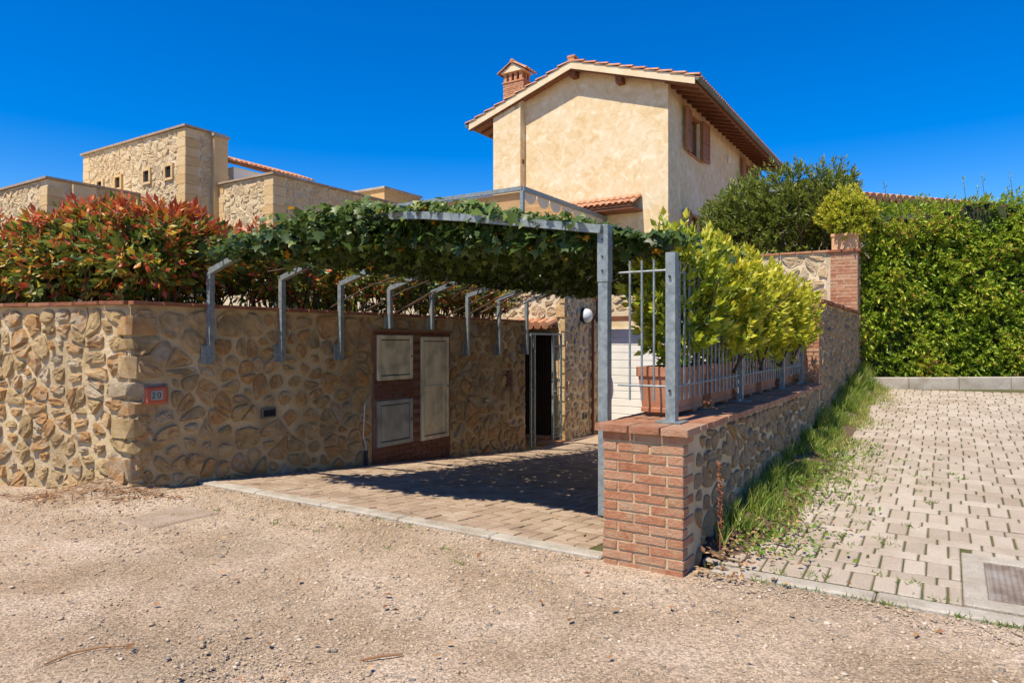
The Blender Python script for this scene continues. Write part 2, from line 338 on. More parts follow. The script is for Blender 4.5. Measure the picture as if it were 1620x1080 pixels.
# gravel ground, one sheet
def ground():
    av = [-220,-120,-60,-30,-18] + list(np.arange(-13, 5.01, 0.07)) + [7,12,25,60,120,220]
    bv = [-220,-100,-40,-15,-6,-2] + list(np.arange(-0.5, 4.2, 0.07)) + [4.26, 4.36]
    vs = []; nb = len(bv)
    for a in av:
        for j, b in enumerate(bv):
            bb = b + (0.16 if (j == nb-1 and a > -1.5) else 0)
            w = uv(a, bb)
            z = 0.010*mnoise.noise(Vector((w.x*.7, w.y*.7, 0))) + 0.007*mnoise.noise(Vector((w.x*2.6, w.y*2.6, 3))) + 0.009*mnoise.noise(Vector((w.x*9, w.y*9, 7)))
            d = math.hypot(w.x+3.95, w.y-6.75)
            z += 0.17*math.exp(-(d/.36)**2)
            if j >= nb-3: z = min(z, 0.004)*0.5 - 0.005
            z -= .012*math.exp(-((b-2.05-.10*math.sin(a*.5))/.16)**2) + .012*math.exp(-((b-.55-.10*math.sin(a*.5))/.16)**2)
            if abs(a) > 20 or b < -3: z = -0.02
            vs.append((w.x, w.y, z))
    fs = [(i*nb+j, (i+1)*nb+j, (i+1)*nb+j+1, i*nb+j+1) for i in range(len(av)-1) for j in range(nb-1)]
    o = MB().add(vs, fs).build('ground', M['gravel'], None, True); tag(o, kind='structure'); return o
G = ground()
o = MB().add([uv(-300,4.30,-1.6), uv(300,4.30,-1.6), uv(300,500,-1.6), uv(-300,500,-1.6)], [(0,1,2,3)]).build('terrain', M['soil']); tag(o, kind='structure')
o = MB().add([uv(*p) for p in ((-60,-12,1.72),(-11.5,2.45,1.72),(-6.95,3.75,1.72),(-6.95,12.55,1.72),(-60,12.55,1.72))], [(0,1,2,3,4)]).build('garden_soil', M['soil']); tag(o, kind='structure')
o = MB().box(-60, -1.9, 14.62, 60, 2.75, 2.95, Matrix.Rotation(-TH, 4, 'Z')).build('terrace', M['concrete']); tag(o, kind='structure')
o = MB().add([uv(*p) for p in ((-1.6,14.4,.6),(40,26,.6),(40,80,.6),(-1.6,80,.6))], [(0,1,2,3)]).build('hedge_ground', M['soil']); tag(o, kind='structure')
# pebbles, leaf litter
ICO_V = None
def pebbles(n, rmin, rmax, label, name, oct_=False):
    bm = bmesh.new(); bmesh.ops.create_icosphere(bm, subdivisions=1, radius=1.0)
    T = np.array([v.co[:] for v in bm.verts]); F = np.array([[v.index for v in f.verts] for f in bm.faces]); bm.free()
    if oct_: T = np.array([[1,0,0],[-1,0,0],[0,1,0],[0,-1,0],[0,0,1]],float); F = np.array([[0,2,4],[2,1,4],[1,3,4],[3,0,4]])
    a = rng.uniform(-9.5, 3.6, n*3); b = rng.uniform(0.7, 4.42, n*3)
    w = np.stack([a*CT+b*ST, -a*ST+b*CT], 1)
    dn = np.array([0.5+0.9*mnoise.noise(Vector((x*.55, y*.55, 11))) + 0.5*mnoise.noise(Vector((x*1.9, y*1.9, 5))) for x, y in w])
    dn += np.clip((w[:,0]+0.6)*0.45, 0, .9)*(w[:,1] < 4.8) + np.clip((b-3.2)*.4, 0, .4)
    ok = (rng.uniform(0,1,n*3) < np.clip(dn, .06, 1)) & (w[:,1] > 2.2) & ~((b > 4.3) & (a < -1.35)) & ~((b > 4.2) & (a > -2.06) & (a < -1.35))
    ok &= ~((a < -6.66) & (b > 3.6 + (a+6.672)*0.2374 - .03))
    ok &= ~((np.abs((w[:,0]+2.93)*.55+(w[:,1]-5.83)*.83) < .26) & (np.abs((w[:,0]+2.93)*.83-(w[:,1]-5.83)*.55) < .33))
    w = w[ok][:n]; n = len(w)
    r = rmin + (rmax-rmin)*rng.uniform(0,1,n)**3.2
    sc = np.stack([r*rng.uniform(.8,1.5,n), r*rng.uniform(.7,1.2,n), r*rng.uniform(.45,.8,n)], 1)
    an = rng.uniform(0, 6.28, n); c, s = np.cos(an), np.sin(an)
    V = T[None]*sc[:,None,:]*(1+rng.normal(0,.12,(n,len(T),1)))
    V = np.stack([V[...,0]*c[:,None]-V[...,1]*s[:,None], V[...,0]*s[:,None]+V[...,1]*c[:,None], V[...,2]], 2)
    z = np.array([0.010*mnoise.noise(Vector((x*.7,y*.7,0)))+0.007*mnoise.noise(Vector((x*2.6,y*2.6,3)))+0.009*mnoise.noise(Vector((x*9,y*9,7))) + .17*math.exp(-((x+3.95)**2+(y-6.75)**2)/.1296) for x, y in w])
    V += np.stack([w[:,0], w[:,1], z + r*.2], 1)[:,None,:]
    V = V.reshape(-1,3); F = (F[None]+(np.arange(n)*len(T))[:,None,None]).reshape(-1,3)
    me = bpy.data.meshes.new('pebbles'); me.from_pydata(V.tolist(), [], F.tolist()); me.materials.append(M['pebble']); me.shade_smooth()
    o = link(name, me); tag(o, label, 'gravel', kind='stuff')
pebbles(14000, .004, .015, 'loose grey and tan gravel scattered over the dirt lane', 'gravel')
pebbles(80000, .0025, .007, 'fine grit and chippings covering the dirt lane', 'grit', True)
def litter(name, pts, size, label):
    n = len(pts); P = np.array(pts)
    D = unit(np.stack([rng.normal(size=n), rng.normal(size=n), rng.uniform(-.1,.35,n)],1)); N = unit(np.stack([rng.normal(0,.35,n), rng.normal(0,.35,n), np.ones(n)],1))
    L = size*rng.uniform(.6,1.4,n)
    o = leaves(name, P, D, N, L, L*.55, rng.uniform(0,1,n), M['litter']); tag(o, label, 'leaf litter', kind='stuff')
pl = []
for _ in range(760):
    t = random.random()
    if t < .45: a = -1.36+abs(random.gauss(0,.24)); b = 4.3+abs(random.gauss(0,1.3)); z = .03 if b < 4.5 else zpave(b)+.05*math.exp(-((a+1.4)/.2)**2)+.03
    elif t < .72: w = Vector((-3.95+random.gauss(0,.40), 6.5+random.gauss(0,.14))); a = w.x*CT-w.y*ST; b = w.x*ST+w.y*CT; z = .03
    elif t < .78: a = random.uniform(-6.4,-2.2); b = random.uniform(4.6,10); z = zramp(b)+.03
    else: a = random.uniform(-7.5,2); b = random.uniform(1.6,4.2); z = .022
    if a < -6.6 and b > 3.5 + (a+6.672)*.2374: continue
    pl.append(uv(a,b,z))
litter('leaf_litter', [tuple(p) for p in pl], 0.042, 'dry brown leaves scattered on the ground')

# pavings: slab + blocks (the ones that show largest are parts, the rest one mesh)
def paving(name, a0, b0, z0, slope, blocks, m, near, poly):
    root = bpy.data.objects.new(name, None); COL.objects.link(root); tag(root, kind='structure')
    root.location = uv(a0, b0, z0); root.rotation_euler = Matrix.Rotation(-TH, 3, 'Z').to_4x4().to_3x3().to_euler()
    root.rotation_euler = (Matrix.Rotation(-TH, 3, 'Z') @ Matrix.Rotation(math.atan(slope), 3, 'X')).to_euler()
    MB().add([(x, y, -.009) for x, y in poly] + [(x, y, -.2) for x, y in poly], [tuple(range(len(poly))), tuple(range(2*len(poly)-1, len(poly)-1, -1))] + [(i, i+len(poly), (i+1) % len(poly)+len(poly), (i+1) % len(poly)) for i in range(len(poly))]).build('bed', M['joint'], root)
    blocks.sort(key=lambda q: (Vector((q[0], q[1])) - near).length)
    cache = {}; rest = MB()
    for i, (x, y, w, h) in enumerate(blocks):
        dz = random.gauss(0, .0022); rz = random.gauss(0, .008)
        if i < 300:
            key = (round(w,3), round(h,3))
            if key not in cache: cache[key] = MB().cbox(-w/2, w/2, -h/2, h/2, -.05, 0, c=.006).mesh('paver', m)
            p = link('paver', cache[key], root); p.location = (x, y, dz); p.rotation_euler = (random.gauss(0,.006), random.gauss(0,.006), rz)
        else:
            c = .006; M4 = Matrix.Translation((x, y, dz)) @ Matrix.Rotation(rz, 4, 'Z') @ Matrix.Rotation(random.gauss(0,.006), 4, 'X')
            vs = [(sx*(w/2-q), sy*(h/2-q), zz) for q, zz in ((c,0),(0,-c),(0,-.03)) for sx, sy in ((-1,-1),(1,-1),(1,1),(-1,1))]
            rest.add([M4 @ Vector(p) for p in vs], [(0,1,2,3)] + [(r*4+k, (r+1)*4+k, (r+1)*4+(k+1) % 4, r*4+(k+1) % 4) for r in (0,1) for k in range(4)])
    if rest.v: tag(rest.build('paver_field', m, root), kind='stuff')
    return root
# right-hand paved yard: rows of upright blocks between rows of flat ones
bl = []; cw = .128; y = 0.0; r = 0
while y < 9.75:
    h = cw*2 if r % 2 == 0 else cw; w = cw if r % 2 == 0 else cw*2
    x = (0.07*(r % 4)) - .14 + random.uniform(-.01,.01)
    while x < 9.5:
        wy = y+h/2; wx = x+w/2
        A, B = -1.26+wx, 4.575+wy
        w0 = w; h0 = h
        if B-h/2 < 5.485 and A+w/2 > .07 and A-w/2 < .99:
            x_l = A-w/2
            if x_l < .03 and B+h/2 < 5.60: w0 = .08-x_l; wx = x+w0/2
            elif B+h/2 > 5.53: h0 = B+h/2-5.49; wy = y+h-h0/2
            else: w0 = 0
        inman = w0 < .03
        if B < 14.28 + (A+1.26)*.31 and not inman and A > -1.36: bl.append((wx, wy, w0-.009-random.uniform(0,.006), h0-.008-random.uniform(0,.006)))
        x += w
    y += h; r += 1
paving('paved_yard', -1.26, 4.575, zpave(4.575), .0609, bl, M['paver'], Vector((1.3, -1.6)), [(-.12,0),(9.6,0),(9.6,12.9),(-.12,9.75)])
# driveway ramp: herringbone
bl = []; cw = .128; nx, ny = int(4.6/cw), int(6.95/cw)
for i in range(-1, nx):
    for j in range(-1, ny):
        m_ = (i-j) % 4
        if m_ == 0: x0, y0, w, h = i, j, 2, 1
        elif m_ == 3: x0, y0, w, h = i, j, 1, 2
        else: continue
        X0, X1, Y0, Y1 = max(x0,0)*cw, min(x0+w,nx)*cw, max(y0,0)*cw, min(y0+h,ny)*cw
        if X1-X0 < .05 or Y1-Y0 < .05: continue
        bl.append(((X0+X1)/2+.02, (Y0+Y1)/2+.01, X1-X0-.011, Y1-Y0-.011))
paving('driveway', AL+.01, 4.42, zramp(4.42), -.083, bl, M['paver_brown'], Vector((3.3, -1.0)), [(0,-.01),(4.70,-.01),(4.70,7.0),(0,7.0)])
o = MB().box(-6.70, -1.9, 11.38, 14.5, -.75, zramp(12)-.003, Matrix.Rotation(-TH, 4, 'Z')).build('garage_apron', M['paver_brown']); tag(o, kind='structure')
# kerbs
def kerb(name, p0, p1, w, z0, z1, h, L=1.0):
    p0, p1 = Vector(p0), Vector(p1); d = (p1-p0); n = max(1, round(d.length/L)); ang = math.atan2(d.y, d.x)
    t = thing(name, p0.x, p0.y, z0, ang, kind='structure')
    t.rotation_euler = (Matrix.Rotation(ang-TH, 3, 'Z') @ Matrix.Rotation(-math.atan2(z1-z0, d.length), 3, 'Y')).to_euler()
    for i in range(n):
        l = d.length/n
        MB().cbox(i*l+.003, (i+1)*l-.003, 0, w*random.uniform(.97,1.03), -h, random.gauss(0,.003), c=.012).build('kerb_stone', M['concrete'], t)
kerb('driveway_kerb', (AL+.02, 4.285), (-2.01, 4.285), .135, .022, .022, .18)
kerb('yard_kerb', (-1.30, 4.43), (8.2, 4.43), .14, .024, .024, .18)
kerb('hedge_kerb', (-1.36, 14.24), (9.5, 17.6), .16, zpave(14.2)+.21, zpave(17.6)+.20, .5, .8)
# manholes
t = thing('manhole', .08, 4.58, zpave(4.58)+.004, 0, 'square rusty tread-plate cover in a concrete frame set in the paving', 'manhole')
t.rotation_euler = (Matrix.Rotation(-TH, 3, 'Z') @ Matrix.Rotation(math.atan(.0609), 3, 'X')).to_euler()
b = MB()
for d in ((0,.9,0,.12),(0,.9,.78,.9),(0,.12,.122,.778),(.78,.9,.122,.778)): b.cbox(d[0],d[1],d[2],d[3],-.12,.004,c=.006)
b.build('frame', M['concrete'], t); boxpart('angle_rim', M['rust'], t, .123,.777,.123,.777,-.1,-.006)
b = MB(); b.box(.14,.76,.14,.76,-.09,-.002)
for i in range(20):
    for j in range(20):
        x, y = .155+i*.031, .155+j*.031; s_ = .010 if (i+j) % 2 else -.010
        b.add([(x-.010,y-s_*.6,-.002),(x,y-.004,.0025),(x+.010,y+s_*.6,-.002),(x,y+.004,.0025)], [(0,1,2,3)])
b.build('cover', M['rust'], t)
t = thing('inspection_slab', -5.61, 3.35, 0.004, 0, 'worn sandy inspection slab half buried in the gravel lane', 'manhole')
boxpart('slab', M['slab'], t, -.25,.25,-.32,.32,-.1,.006, c=.012); boxpart('rim', M['gravel'], t, -.28,.28,-.35,.35,-.12,-.008)

# ================================================================== WALLS
# --- left garden wall (two straight runs meeting at a corner)
DLX, DLY = -.973, -.231
t = thing('garden_wall', AL, 3.587, 0, 0, 'rubble stone retaining wall with dark terracotta coping round the raised garden', 'wall')
ZT = 1.86
holes = [(3.31, 5.04, -1, 1.66)]
L1, L2 = 7.36, 5.2
b = MB(); b.box(-.30, -.012, .0, L1, -1.0, ZT)
nrm = Vector((-DLY*-1, -DLX*-1, 0))       # unused helper
P0 = Vector((0,0)); d2 = Vector((DLX, DLY)); n2 = Vector((DLY, -DLX))   # n2 points into the garden (+b side)
n2 = Vector((.231, -.973)); 
if n2.y > 0: n2 = -n2
# n2 = outward normal of the left run (towards the lane)
q = [P0 - n2*.012, P0 + d2*L2 - n2*.012, P0 + d2*L2 - n2*.3, P0 - n2*.3 + Vector((-.06,0))]
b.add([(p.x,p.y,z) for z in (-.5, ZT) for p in q], [(0,1,2,3),(7,6,5,4)] + [(i,(i+1)%4,4+(i+1)%4,4+i) for i in range(4)])
b.build('mortar_core', M['mortar'], t)
fm1 = lambda s,z,d: (d-.004, s, z)
fm2 = lambda s,z,d: (P0.x+d2.x*s+n2.x*(d-.004), P0.y+d2.y*s+n2.y*(d-.004), z)
n3 = stones(t, fm2, .02, 3.0, -.05, ZT-.01, .215, M['stone'], (), .026, .024)
n1 = stones(t, fm1, .02, L1, -.75, ZT-.01, .245, M['stone'], holes+[(.10,.40,.84,1.08),(1.48,1.72,.60,.74),(5.98,6.14,.44,.54)], .028, .025, zfun=lambda s: zramp(3.587+s)-.05)
pass
def corner_stone(z0, h, la, lb):
    bm = bmesh.new(); rd = random.Random(int(z0*1000))
    q2 = d2*la
    for z in (z0, z0+h):
        for p in (Vector((.010,lb)), Vector((.016,.03)), n2*.016+d2*.02, n2*.010+q2, q2-n2*.1, Vector((-.1,lb))):
            for _ in range(2):
                zz = z + (.04*rd.random() if z == z0 else -.04*rd.random())
                bm.verts.new((p.x+rd.uniform(-.016,.016), p.y+rd.uniform(-.025,.025), zz))
    bmesh.ops.convex_hull(bm, input=bm.verts)
    for v in [v for v in bm.verts if not v.link_faces]: bm.verts.remove(v)
    me = bpy.data.meshes.new('corner_stone'); bm.to_mesh(me); bm.free(); link('corner_stone', me, t, M['stone'])
zz = -.06; k = 0
while zz < ZT-.12:
    h = min([.19,.27,.15,.22,.17][k % 5], ZT-.02-zz); corner_stone(zz+.006, h-.02, (.15,.26,.13,.2)[k % 4], (.24,.13,.30,.16)[k % 4]); zz += h; k += 1
for i in range(24):       # thin coping tiles
    l = L1/24; brick(t, (-.125, i*l+l/2, ZT+.018), (.36, l-.006, .036), 'coping', name='coping_tile')
for i in range(16):
    l = L2/16; c = P0 + d2*(i*l+l/2+.03) - n2*.125; brick(t, (c.x, c.y, ZT+.0185), (l-.006, .36, .036), 'coping', math.atan2(d2.y,d2.x), name='coping_tile')
# brick surround + meter cabinet doors
boxpart('brick_backing', M['old_joint'], t, -.05, .012, 3.31, 5.04, -.75, 1.65)
z = -.32; r = 0
while z < 1.60:
    y = 3.32 - (.12 if r % 2 else 0)
    while y < 5.03:
        y0, y1 = max(y, 3.32), min(y+.235, 5.03); yc = (y0+y1)/2; zc = z+.029
        inside = (3.36 < yc < 4.13 and (.02 < zc < .70 or .94 < zc < 1.60)) or (4.29 < yc < 4.99 and 0 < zc < 1.60)
        if y1-y0 > .05 and not inside and zc > zramp(3.587+yc)-.05: brick(t, (.012, yc, zc), (.03, y1-y0-.014, .053), 'brick_dark', jit=.002)
        y += .247
    z += .068; r += 1
boxpart('lintel', M['coping'], t, -.02, .05, 3.29, 5.06, 1.635, 1.66)
def cabinet(y0, y1, z0, z1, m, mid=None):
    d = boxpart('cabinet_door', M[m], t, .018, .034, y0+.074, y1-.074, (z0+.074), (z1-.074), c=.004)
    boxpart('shadow_gap', M['ink'], d, 0, .019, y0+.03, y1-.03, z0+.03, z1-.03)
    b = MB()
    for q in ((y0,y0+.06,z0,z1),(y1-.06,y1,z0,z1),(y0+.061,y1-.061,z0,z0+.06),(y0+.061,y1-.061,z1-.06,z1)): b.cbox(0,.045,q[0],q[1],q[2],q[3],c=.006)
    if mid: b.cbox(0,.047,y0+.061,y1-.061,mid-.03,mid+.03,c=.006)
    b.build('frame', M[m], d)
    boxpart('handle', M['ink'], d, .044,.055, y1-.045,y1-.03,(z0+z1)/2,(z0+z1)/2+.03)
cabinet(3.38, 4.11, .955, 1.59, 'cabinet'); cabinet(3.38, 4.11, .03, .67, 'cabinet_grey'); cabinet(4.31, 4.97, .01, 1.57, 'cabinet', .80)
for (y, z, w, h) in ((1.50,.61,.20,.115),(5.99,.45,.14,.08)):
    d = boxpart('recessed_light', M['gutter'], t, -.02, .02, y, y+w, z, z+h, c=.006); boxpart('lens', M['glass'], d, .012,.023, y+.02, y+w-.02, z+.02, z+h-.02)
for k in range(4): brick(t, (.014, 6.75+.02*(k%2), .72+.075*k), (.04,.17,.06), 'brick_dark')
# house number: red tile with small plate
t2 = thing('house_number', AL, 3.837, .965, 0, 'red oval-cornered tile with a grey plate reading 20 on the stone wall', 'house number')
boxpart('mortar_patch', M['slab'], t2, -.02,.014, -.135,.135,-.105,.105, c=.012)
boxpart('tile', M['red_tile'], t2, 0,.034, -.115,.115,-.09,.09, c=.02); boxpart('plate', M['plate'], t2, .03,.0375,-.06,.06,-.045,.045)
def strokes(par, pts, w, x):
    b = MB()
    for p, q in zip(pts[:-1], pts[1:]):
        d = Vector((q[0]-p[0], q[1]-p[1])); n = Vector((-d.y, d.x)).normalized()*w; e = d.normalized()*w*.6
        c4 = [Vector(p)-e+n, Vector(p)-e-n, Vector(q)+e-n, Vector(q)+e+n]
        b.add([(x+.0015, c.x, c.y) for c in c4] + [(x-.004, c.x, c.y) for c in c4], [(0,1,2,3),(7,6,5,4),(0,4,5,1),(1,5,6,2),(2,6,7,3),(3,7,4,0)])
    b.build('numeral', M['ink'], par)
strokes(t2, [(-.035+.013*math.cos(a_)+.0, .014+.013*math.sin(a_)) for a_ in [R(170-22*k) for k in range(9)]] + [(-.048,-.028),(-.018,-.028)], .0032, .038)
strokes(t2, [(.02+.016*math.cos(R(k*30)), .0+.028*math.sin(R(k*30))) for k in range(13)], .0032, .0385)
# conduit at the cabinet
t2 = thing('cable_conduit', AL, 6.72, zramp(6.9), 0, 'black pipe stub with a pale cable rising beside the meter cabinets', 'conduit')
MB().tube([(.05,.0,-.02),(.05,0,.22)], .028, 10).build('pipe', M['ink'], t2); MB().tube([(.05,0,.2),(.045,.0,.34)], .02, 8).build('sleeve', M['concrete'], t2)
MB().tube([(.045,0,.3),(.05,-.05,.42),(.045,-.03,.62),(.035,-.01,.82),(.02,0,.84)], .007, 6).build('cable', M['white'], t2)

# --- door block (lit front, wall with lamp on its side), garage front
t = thing('basement_house', -6.70, 12.57, -.6, 0, 'pale stone basement storey with garage under the terrace', 'house')
boxpart('wall', M['mortar_pale'], t, -6.0, -.012, .012, 1.79, -.4, 3.50)
boxpart('garage_front_wall', M['mortar_pale'], t, -.012, 4.86, 1.80, 2.05, -.4, 3.50)
stones(t, lambda s,z,d: (s, .008-d, z), -3.2, -.02, .0, 3.45, .26, M['stone_pale'], [(-1.30,-.32,-1,2.32)], .03, .03)
stones(t, lambda s,z,d: (d-.008, s, z), .03, 1.77, -.05, 3.45, .26, M['stone_pale'], [(.80,1.02,.38,.56)], .03, .03)
stones(t, lambda s,z,d: (s, 1.796-d, z), .03, 4.30, 2.78, 3.45, .27, M['stone_pale'], (), .03, .03)
dd = boxpart('doorway', M['dark'], t, -1.30, -.33, -.002, .008, .05, 2.30)
for k in range(22):
    MB().tube([(-1.28+k*.0435, -.03+.008*math.sin(k*2.1), 2.26), (-1.28+k*.0435, -.03, .12)], .011, 5).build('bead_strand', M['bead'], dd)
gd = boxpart('garage_door', M['white'], t, .18, 3.3, 1.74, 1.798, -.05, 2.38)
for k in range(14): boxpart('slat', M['white'], gd, .19, 3.29, 1.725, 1.742, -.04+k*.172, -.04+k*.172+.160, c=.006)
boxpart('gutter_beam', M['wood'], t, .02, 3.6, 1.45, 1.60, 2.55, 2.66)
MB().tube([(.06,1.20,-.02),(.06,1.20,1.0),(.06,1.20,2.56),(.06,1.42,2.72),(.06,1.42,3.05),(.06,.92,3.18)], .035, 8).build('downpipe', M['wood'], t)
v_ = boxpart('vent', M['gutter'], t, -.01,.03,.82,1.0,.40,.54, c=.006); boxpart('vent_slot', M['ink'], v_, .028,.034,.85,.97,.44,.50)
for k in range(12): brick(t, (-.10 if k % 2 else -.05, -.006, .12+k*.29), (.20 if k % 2 else .12,.05,.25), 'quoin', name='quoin')
s_ = boxpart('step', M['terracotta'], t, -1.35, .10, -.62, -.02, -.02, .06, c=.01); boxpart('threshold', M['terracotta'], t, -1.30, -.30, -.24, -.025, .062, .13, c=.01)
cn = boxpart('door_canopy', M['wood'], t, -1.45, -.15, -.36, -.01, 2.36, 2.40)
for k in range(7):
    MB().tube([(-1.36+k*.185,-.40,2.43),(-1.36+k*.185,-.02,2.53)], [.085,.075], 8).build('roof_tile', M['terracotta'], cn)
# wall lamp
t2 = thing('bulkhead_lamp', -6.70, 13.42, 2.06, 0, 'round frosted bulkhead lamp on the pale stone wall', 'lamp')
ax = Matrix.Rotation(R(90), 4, 'Y')
MB().lathe([(0,0),(.17,0),(.18,.03),(.175,.07),(.155,.075)], 24, axis=ax).build('housing', M['ink'], t2, True)
MB().lathe([(.158,.07),(.155,.10),(.135,.15),(.09,.185),(.04,.20),(0,.203)], 24, axis=ax).build('glass', M['lampglass'], t2, True)
# iron gate with open leaf
t2 = thing('iron_gate', -6.66, 11.12, zramp(11.2)+.0, 0, 'galvanised barred gate standing open before the dark doorway', 'gate')
def gate_leaf(y0, y1, nm):
    b = MB()
    for y in (y0, y1): b.tube([(0,y,.04),(0,y,2.19)], .018, 4, square=True)
    b.tube([(0,y0,2.19),(0,y1,2.19)], .018, 4, square=True)
    for z in (.12,.32,.96,1.12,1.95): b.tube([(0,y0,z),(0,y1,z)], .009, 6)
    n = max(1, round((y1-y0)/.12))
    for k in range(1, n): b.tube([(0,y0+(y1-y0)*k/n,.12),(0,y0+(y1-y0)*k/n,2.18)], .008, 6)
    return b.build(nm, M['galv'], t2)
gate_leaf(0, .13, 'fixed_panel'); gate_leaf(.86, 1.2, 'gate_leaf')
MB().tube([(0,0,2.19),(0,1.2,2.19)], .020, 4, square=True).build('top_rail', M['galv'], t2)
MB().tube([(.02,.88,1.05),(.07,.88,1.05),(.07,.95,1.05)], .010, 6).build('handle', M['galv'], t2)

# --- low planter wall with brick pier, tall wall behind it
t = thing('planter_wall', -1.985, 4.26, 0, 0, 'low stone wall with a brick pier at its end and brick coping', 'wall')
Wd = AR+1.985
boxpart('mortar_core', M['mortar_grey'], t, .006, Wd-.012, .30, 5.52, -.9, .895)
boxpart('pier_core', M['brick_mortar'], t, .008, Wd-.010, .010, .31, -.2, .895)
cs = Wd/5*2; h_ = cs/2
for r in range(14):
    z = -.03 + r*.0665
    row = [(0,cs),(cs,2*cs),(2*cs,Wd+.006)] if r % 2 else [(0,h_),(h_,h_+cs),(h_+cs,Wd+.006)]
    for x0, x1 in row:
        dp = .105 if x1-x0 > .15 else .22
        brick(t, ((x0+x1)/2, dp/2, z+.029), (x1-x0-.014, dp, .052), jit=.0035)
stones(t, lambda s,z,d: (Wd-.008+d, s, z), .235, 5.50, -.05, .885, .19, M['stone_grey'], (), .020, .022, zfun=lambda s: zpave(4.26+s)-.08)
stones(t, lambda s,z,d: (.004-d, s, z), .24, 5.50, -.5, .885, .26, M['stone_grey'], (), .030, .014, zfun=lambda s: zramp(4.26+s)-.05)
n = 40; l = 5.44/n
for i in range(n):
    for q in range(2):
        if i < 2 and q: continue
        w = (Wd+.09)/2
        if i < 2: brick(t, (Wd/2 + (-.21 if i else .0), .02+.0*i, .919), (.2,.13,.046), 'coping_clay', name='coping_brick') if False else None
        brick(t, (-.045+w*(q+.5), .10+l*(i+.5), .919), (w-.006, l-.007, .046), 'coping_clay', name='coping_brick') if i >= 1 else None
        if i == 1 and q == 0: brick(t, (-.045+w*1.5, .10+l*1.5, .919), (w-.006, l-.007, .046), 'coping_clay', name='coping_brick')
for x0, x1 in ((-.045,.20),(.203,.42),(.423,Wd+.045)): brick(t, ((x0+x1)/2, .095, .919), (x1-x0-.006, .265, .048), 'coping_clay', name='coping_brick')

t = thing('tall_wall', -1.985, 9.78, 0, 0, 'tall grey rubble wall with brick end and brick pillar beside the grass strip', 'wall')
boxpart('mortar_core', M['mortar_grey'], t, .012, Wd-.012, .02, 4.58, -.9, 2.02)
boxpart('upper_core', M['mortar_grey'], t, .012, Wd-.012, 4.59, 12.0, -.9, 3.20)
stones(t, lambda s,z,d: (Wd-.008+d, s, z), .12, 4.60, .2, 2.01, .20, M['stone_grey'], (), .022, .022, zfun=lambda s: zpave(9.78+s)-.05)
stones(t, lambda s,z,d: (Wd-.008+d, s, z), 4.72, 8.2, .5, 3.18, .21, M['stone_grey'], (), .022, .022, zfun=lambda s: zpave(14.2)-.05)
for r in range(19):
    z = .955+r*.0585*1.0
    if z > 1.99: break
    for x0, x1 in ([(0,.2),(.2,.4),(.4,Wd)] if r % 2 else [(0,.1),(.1,.3),(.3,.5),(.5,Wd)]): brick(t, ((x0+x1)/2, .06, z+.026), (x1-x0-.010, .12, .048), 'brick')
for i in range(18): brick(t, (Wd/2, .02+i*.254+.12, 2.04), (Wd+.10, .246, .045), 'coping', name='coping_tile')
pl_ = boxpart('pillar', M['brick_mortar'], t, Wd-.475, Wd-.006, 4.588, 5.06, 2.0, 3.185)
for r in range(17):
    z = 2.07+r*.0655
    for x0, x1 in ([(0,.235),(.235,.47)] if r % 2 else [(0,.115),(.115,.355),(.355,.47)]):
        brick(pl_, (Wd-.475+(x0+x1)/2, 4.635, z+.028), (x1-x0-.010, .11, .054), 'brick')
    for k in range(2): brick(pl_, (Wd-.055, 4.80+.17*k, z+.028), (.11, .15, .054), 'brick')
boxpart('pillar_cap', M['coping'], t, Wd-.52, Wd+.05, 4.545, 5.10, 3.19, 3.25, c=.012)
boxpart('coping', M['coping'], t, -.04, Wd+.04, 5.11, 12.0, 3.205, 3.245, c=.01)
t = thing('terrace_parapet', -6.0, 14.36, 0, 0, 'sunlit pale stone parapet with thin terracotta coping beside the brick pillar', 'wall')
boxpart('mortar_core', M['mortar_pale'], t, 1.1, 4.09, .012, .26, 2.0, 3.22)
stones(t, lambda s,z,d: (s, .008-d, z), 1.12, 4.08, 2.05, 3.20, .26, M['stone_pale'], (), .028, .022)
for i in range(10): brick(t, (1.1+.15+i*.299, .12, 3.238), (.293, .34, .036), 'terracotta', name='coping_tile')

# ================================================================== THE OCHRE HOUSE
HA, HB = -12.89, 19.33
t = thing('ochre_house', HA, HB, 0, 0, 'two-storey ochre stucco house with a tiled gable roof and brown shutters', 'house')
Wh, Dh, ZE, ZA = 6.0, 11.6, 8.93, 10.20
sl_ = (ZA-ZE)/3.9           # roof pitch
zu = lambda x: ZA - abs(x-3.0)*sl_ - .14        # underside of roof
b = MB(); sec = [(0,2.9),(Wh,2.9),(Wh,zu(Wh)),(3.0,zu(3.0)),(0,zu(0))]
b.add([(x,0,z) for x,z in sec]+[(x,Dh,z) for x,z in sec], [(0,1,2,3,4),(9,8,7,6,5)]+[(i,(i+1)%5,(i+1)%5+5,i+5) for i in range(5)])
wall = b.build('wall', M['stucco'], t)
def cut(o, x0,x1,y0,y1,z0,z1):
    c = boxpart('cutter', M['stucco'], None, x0,x1,y0,y1,z0,z1); c.parent = o.parent
    md = o.modifiers.new('c', 'BOOLEAN'); md.object = c; md.operation = 'DIFFERENCE'; md.solver = 'EXACT'
    return c
cutters = []
WIN = [(1.83,3.03,7.45,8.75),(8.75,9.95,7.45,8.75),(1.83,3.03,4.30,5.60)]
for (y0,y1,z0,z1) in WIN: cutters.append(cut(wall, Wh-.22, Wh+.1, y0, y1, z0, z1))
bpy.context.view_layer.update()
dg = bpy.context.evaluated_depsgraph_get(); me = bpy.data.meshes.new_from_object(wall.evaluated_get(dg)); wall.modifiers.clear(); wall.data = me
for c in cutters: bpy.data.objects.remove(c)
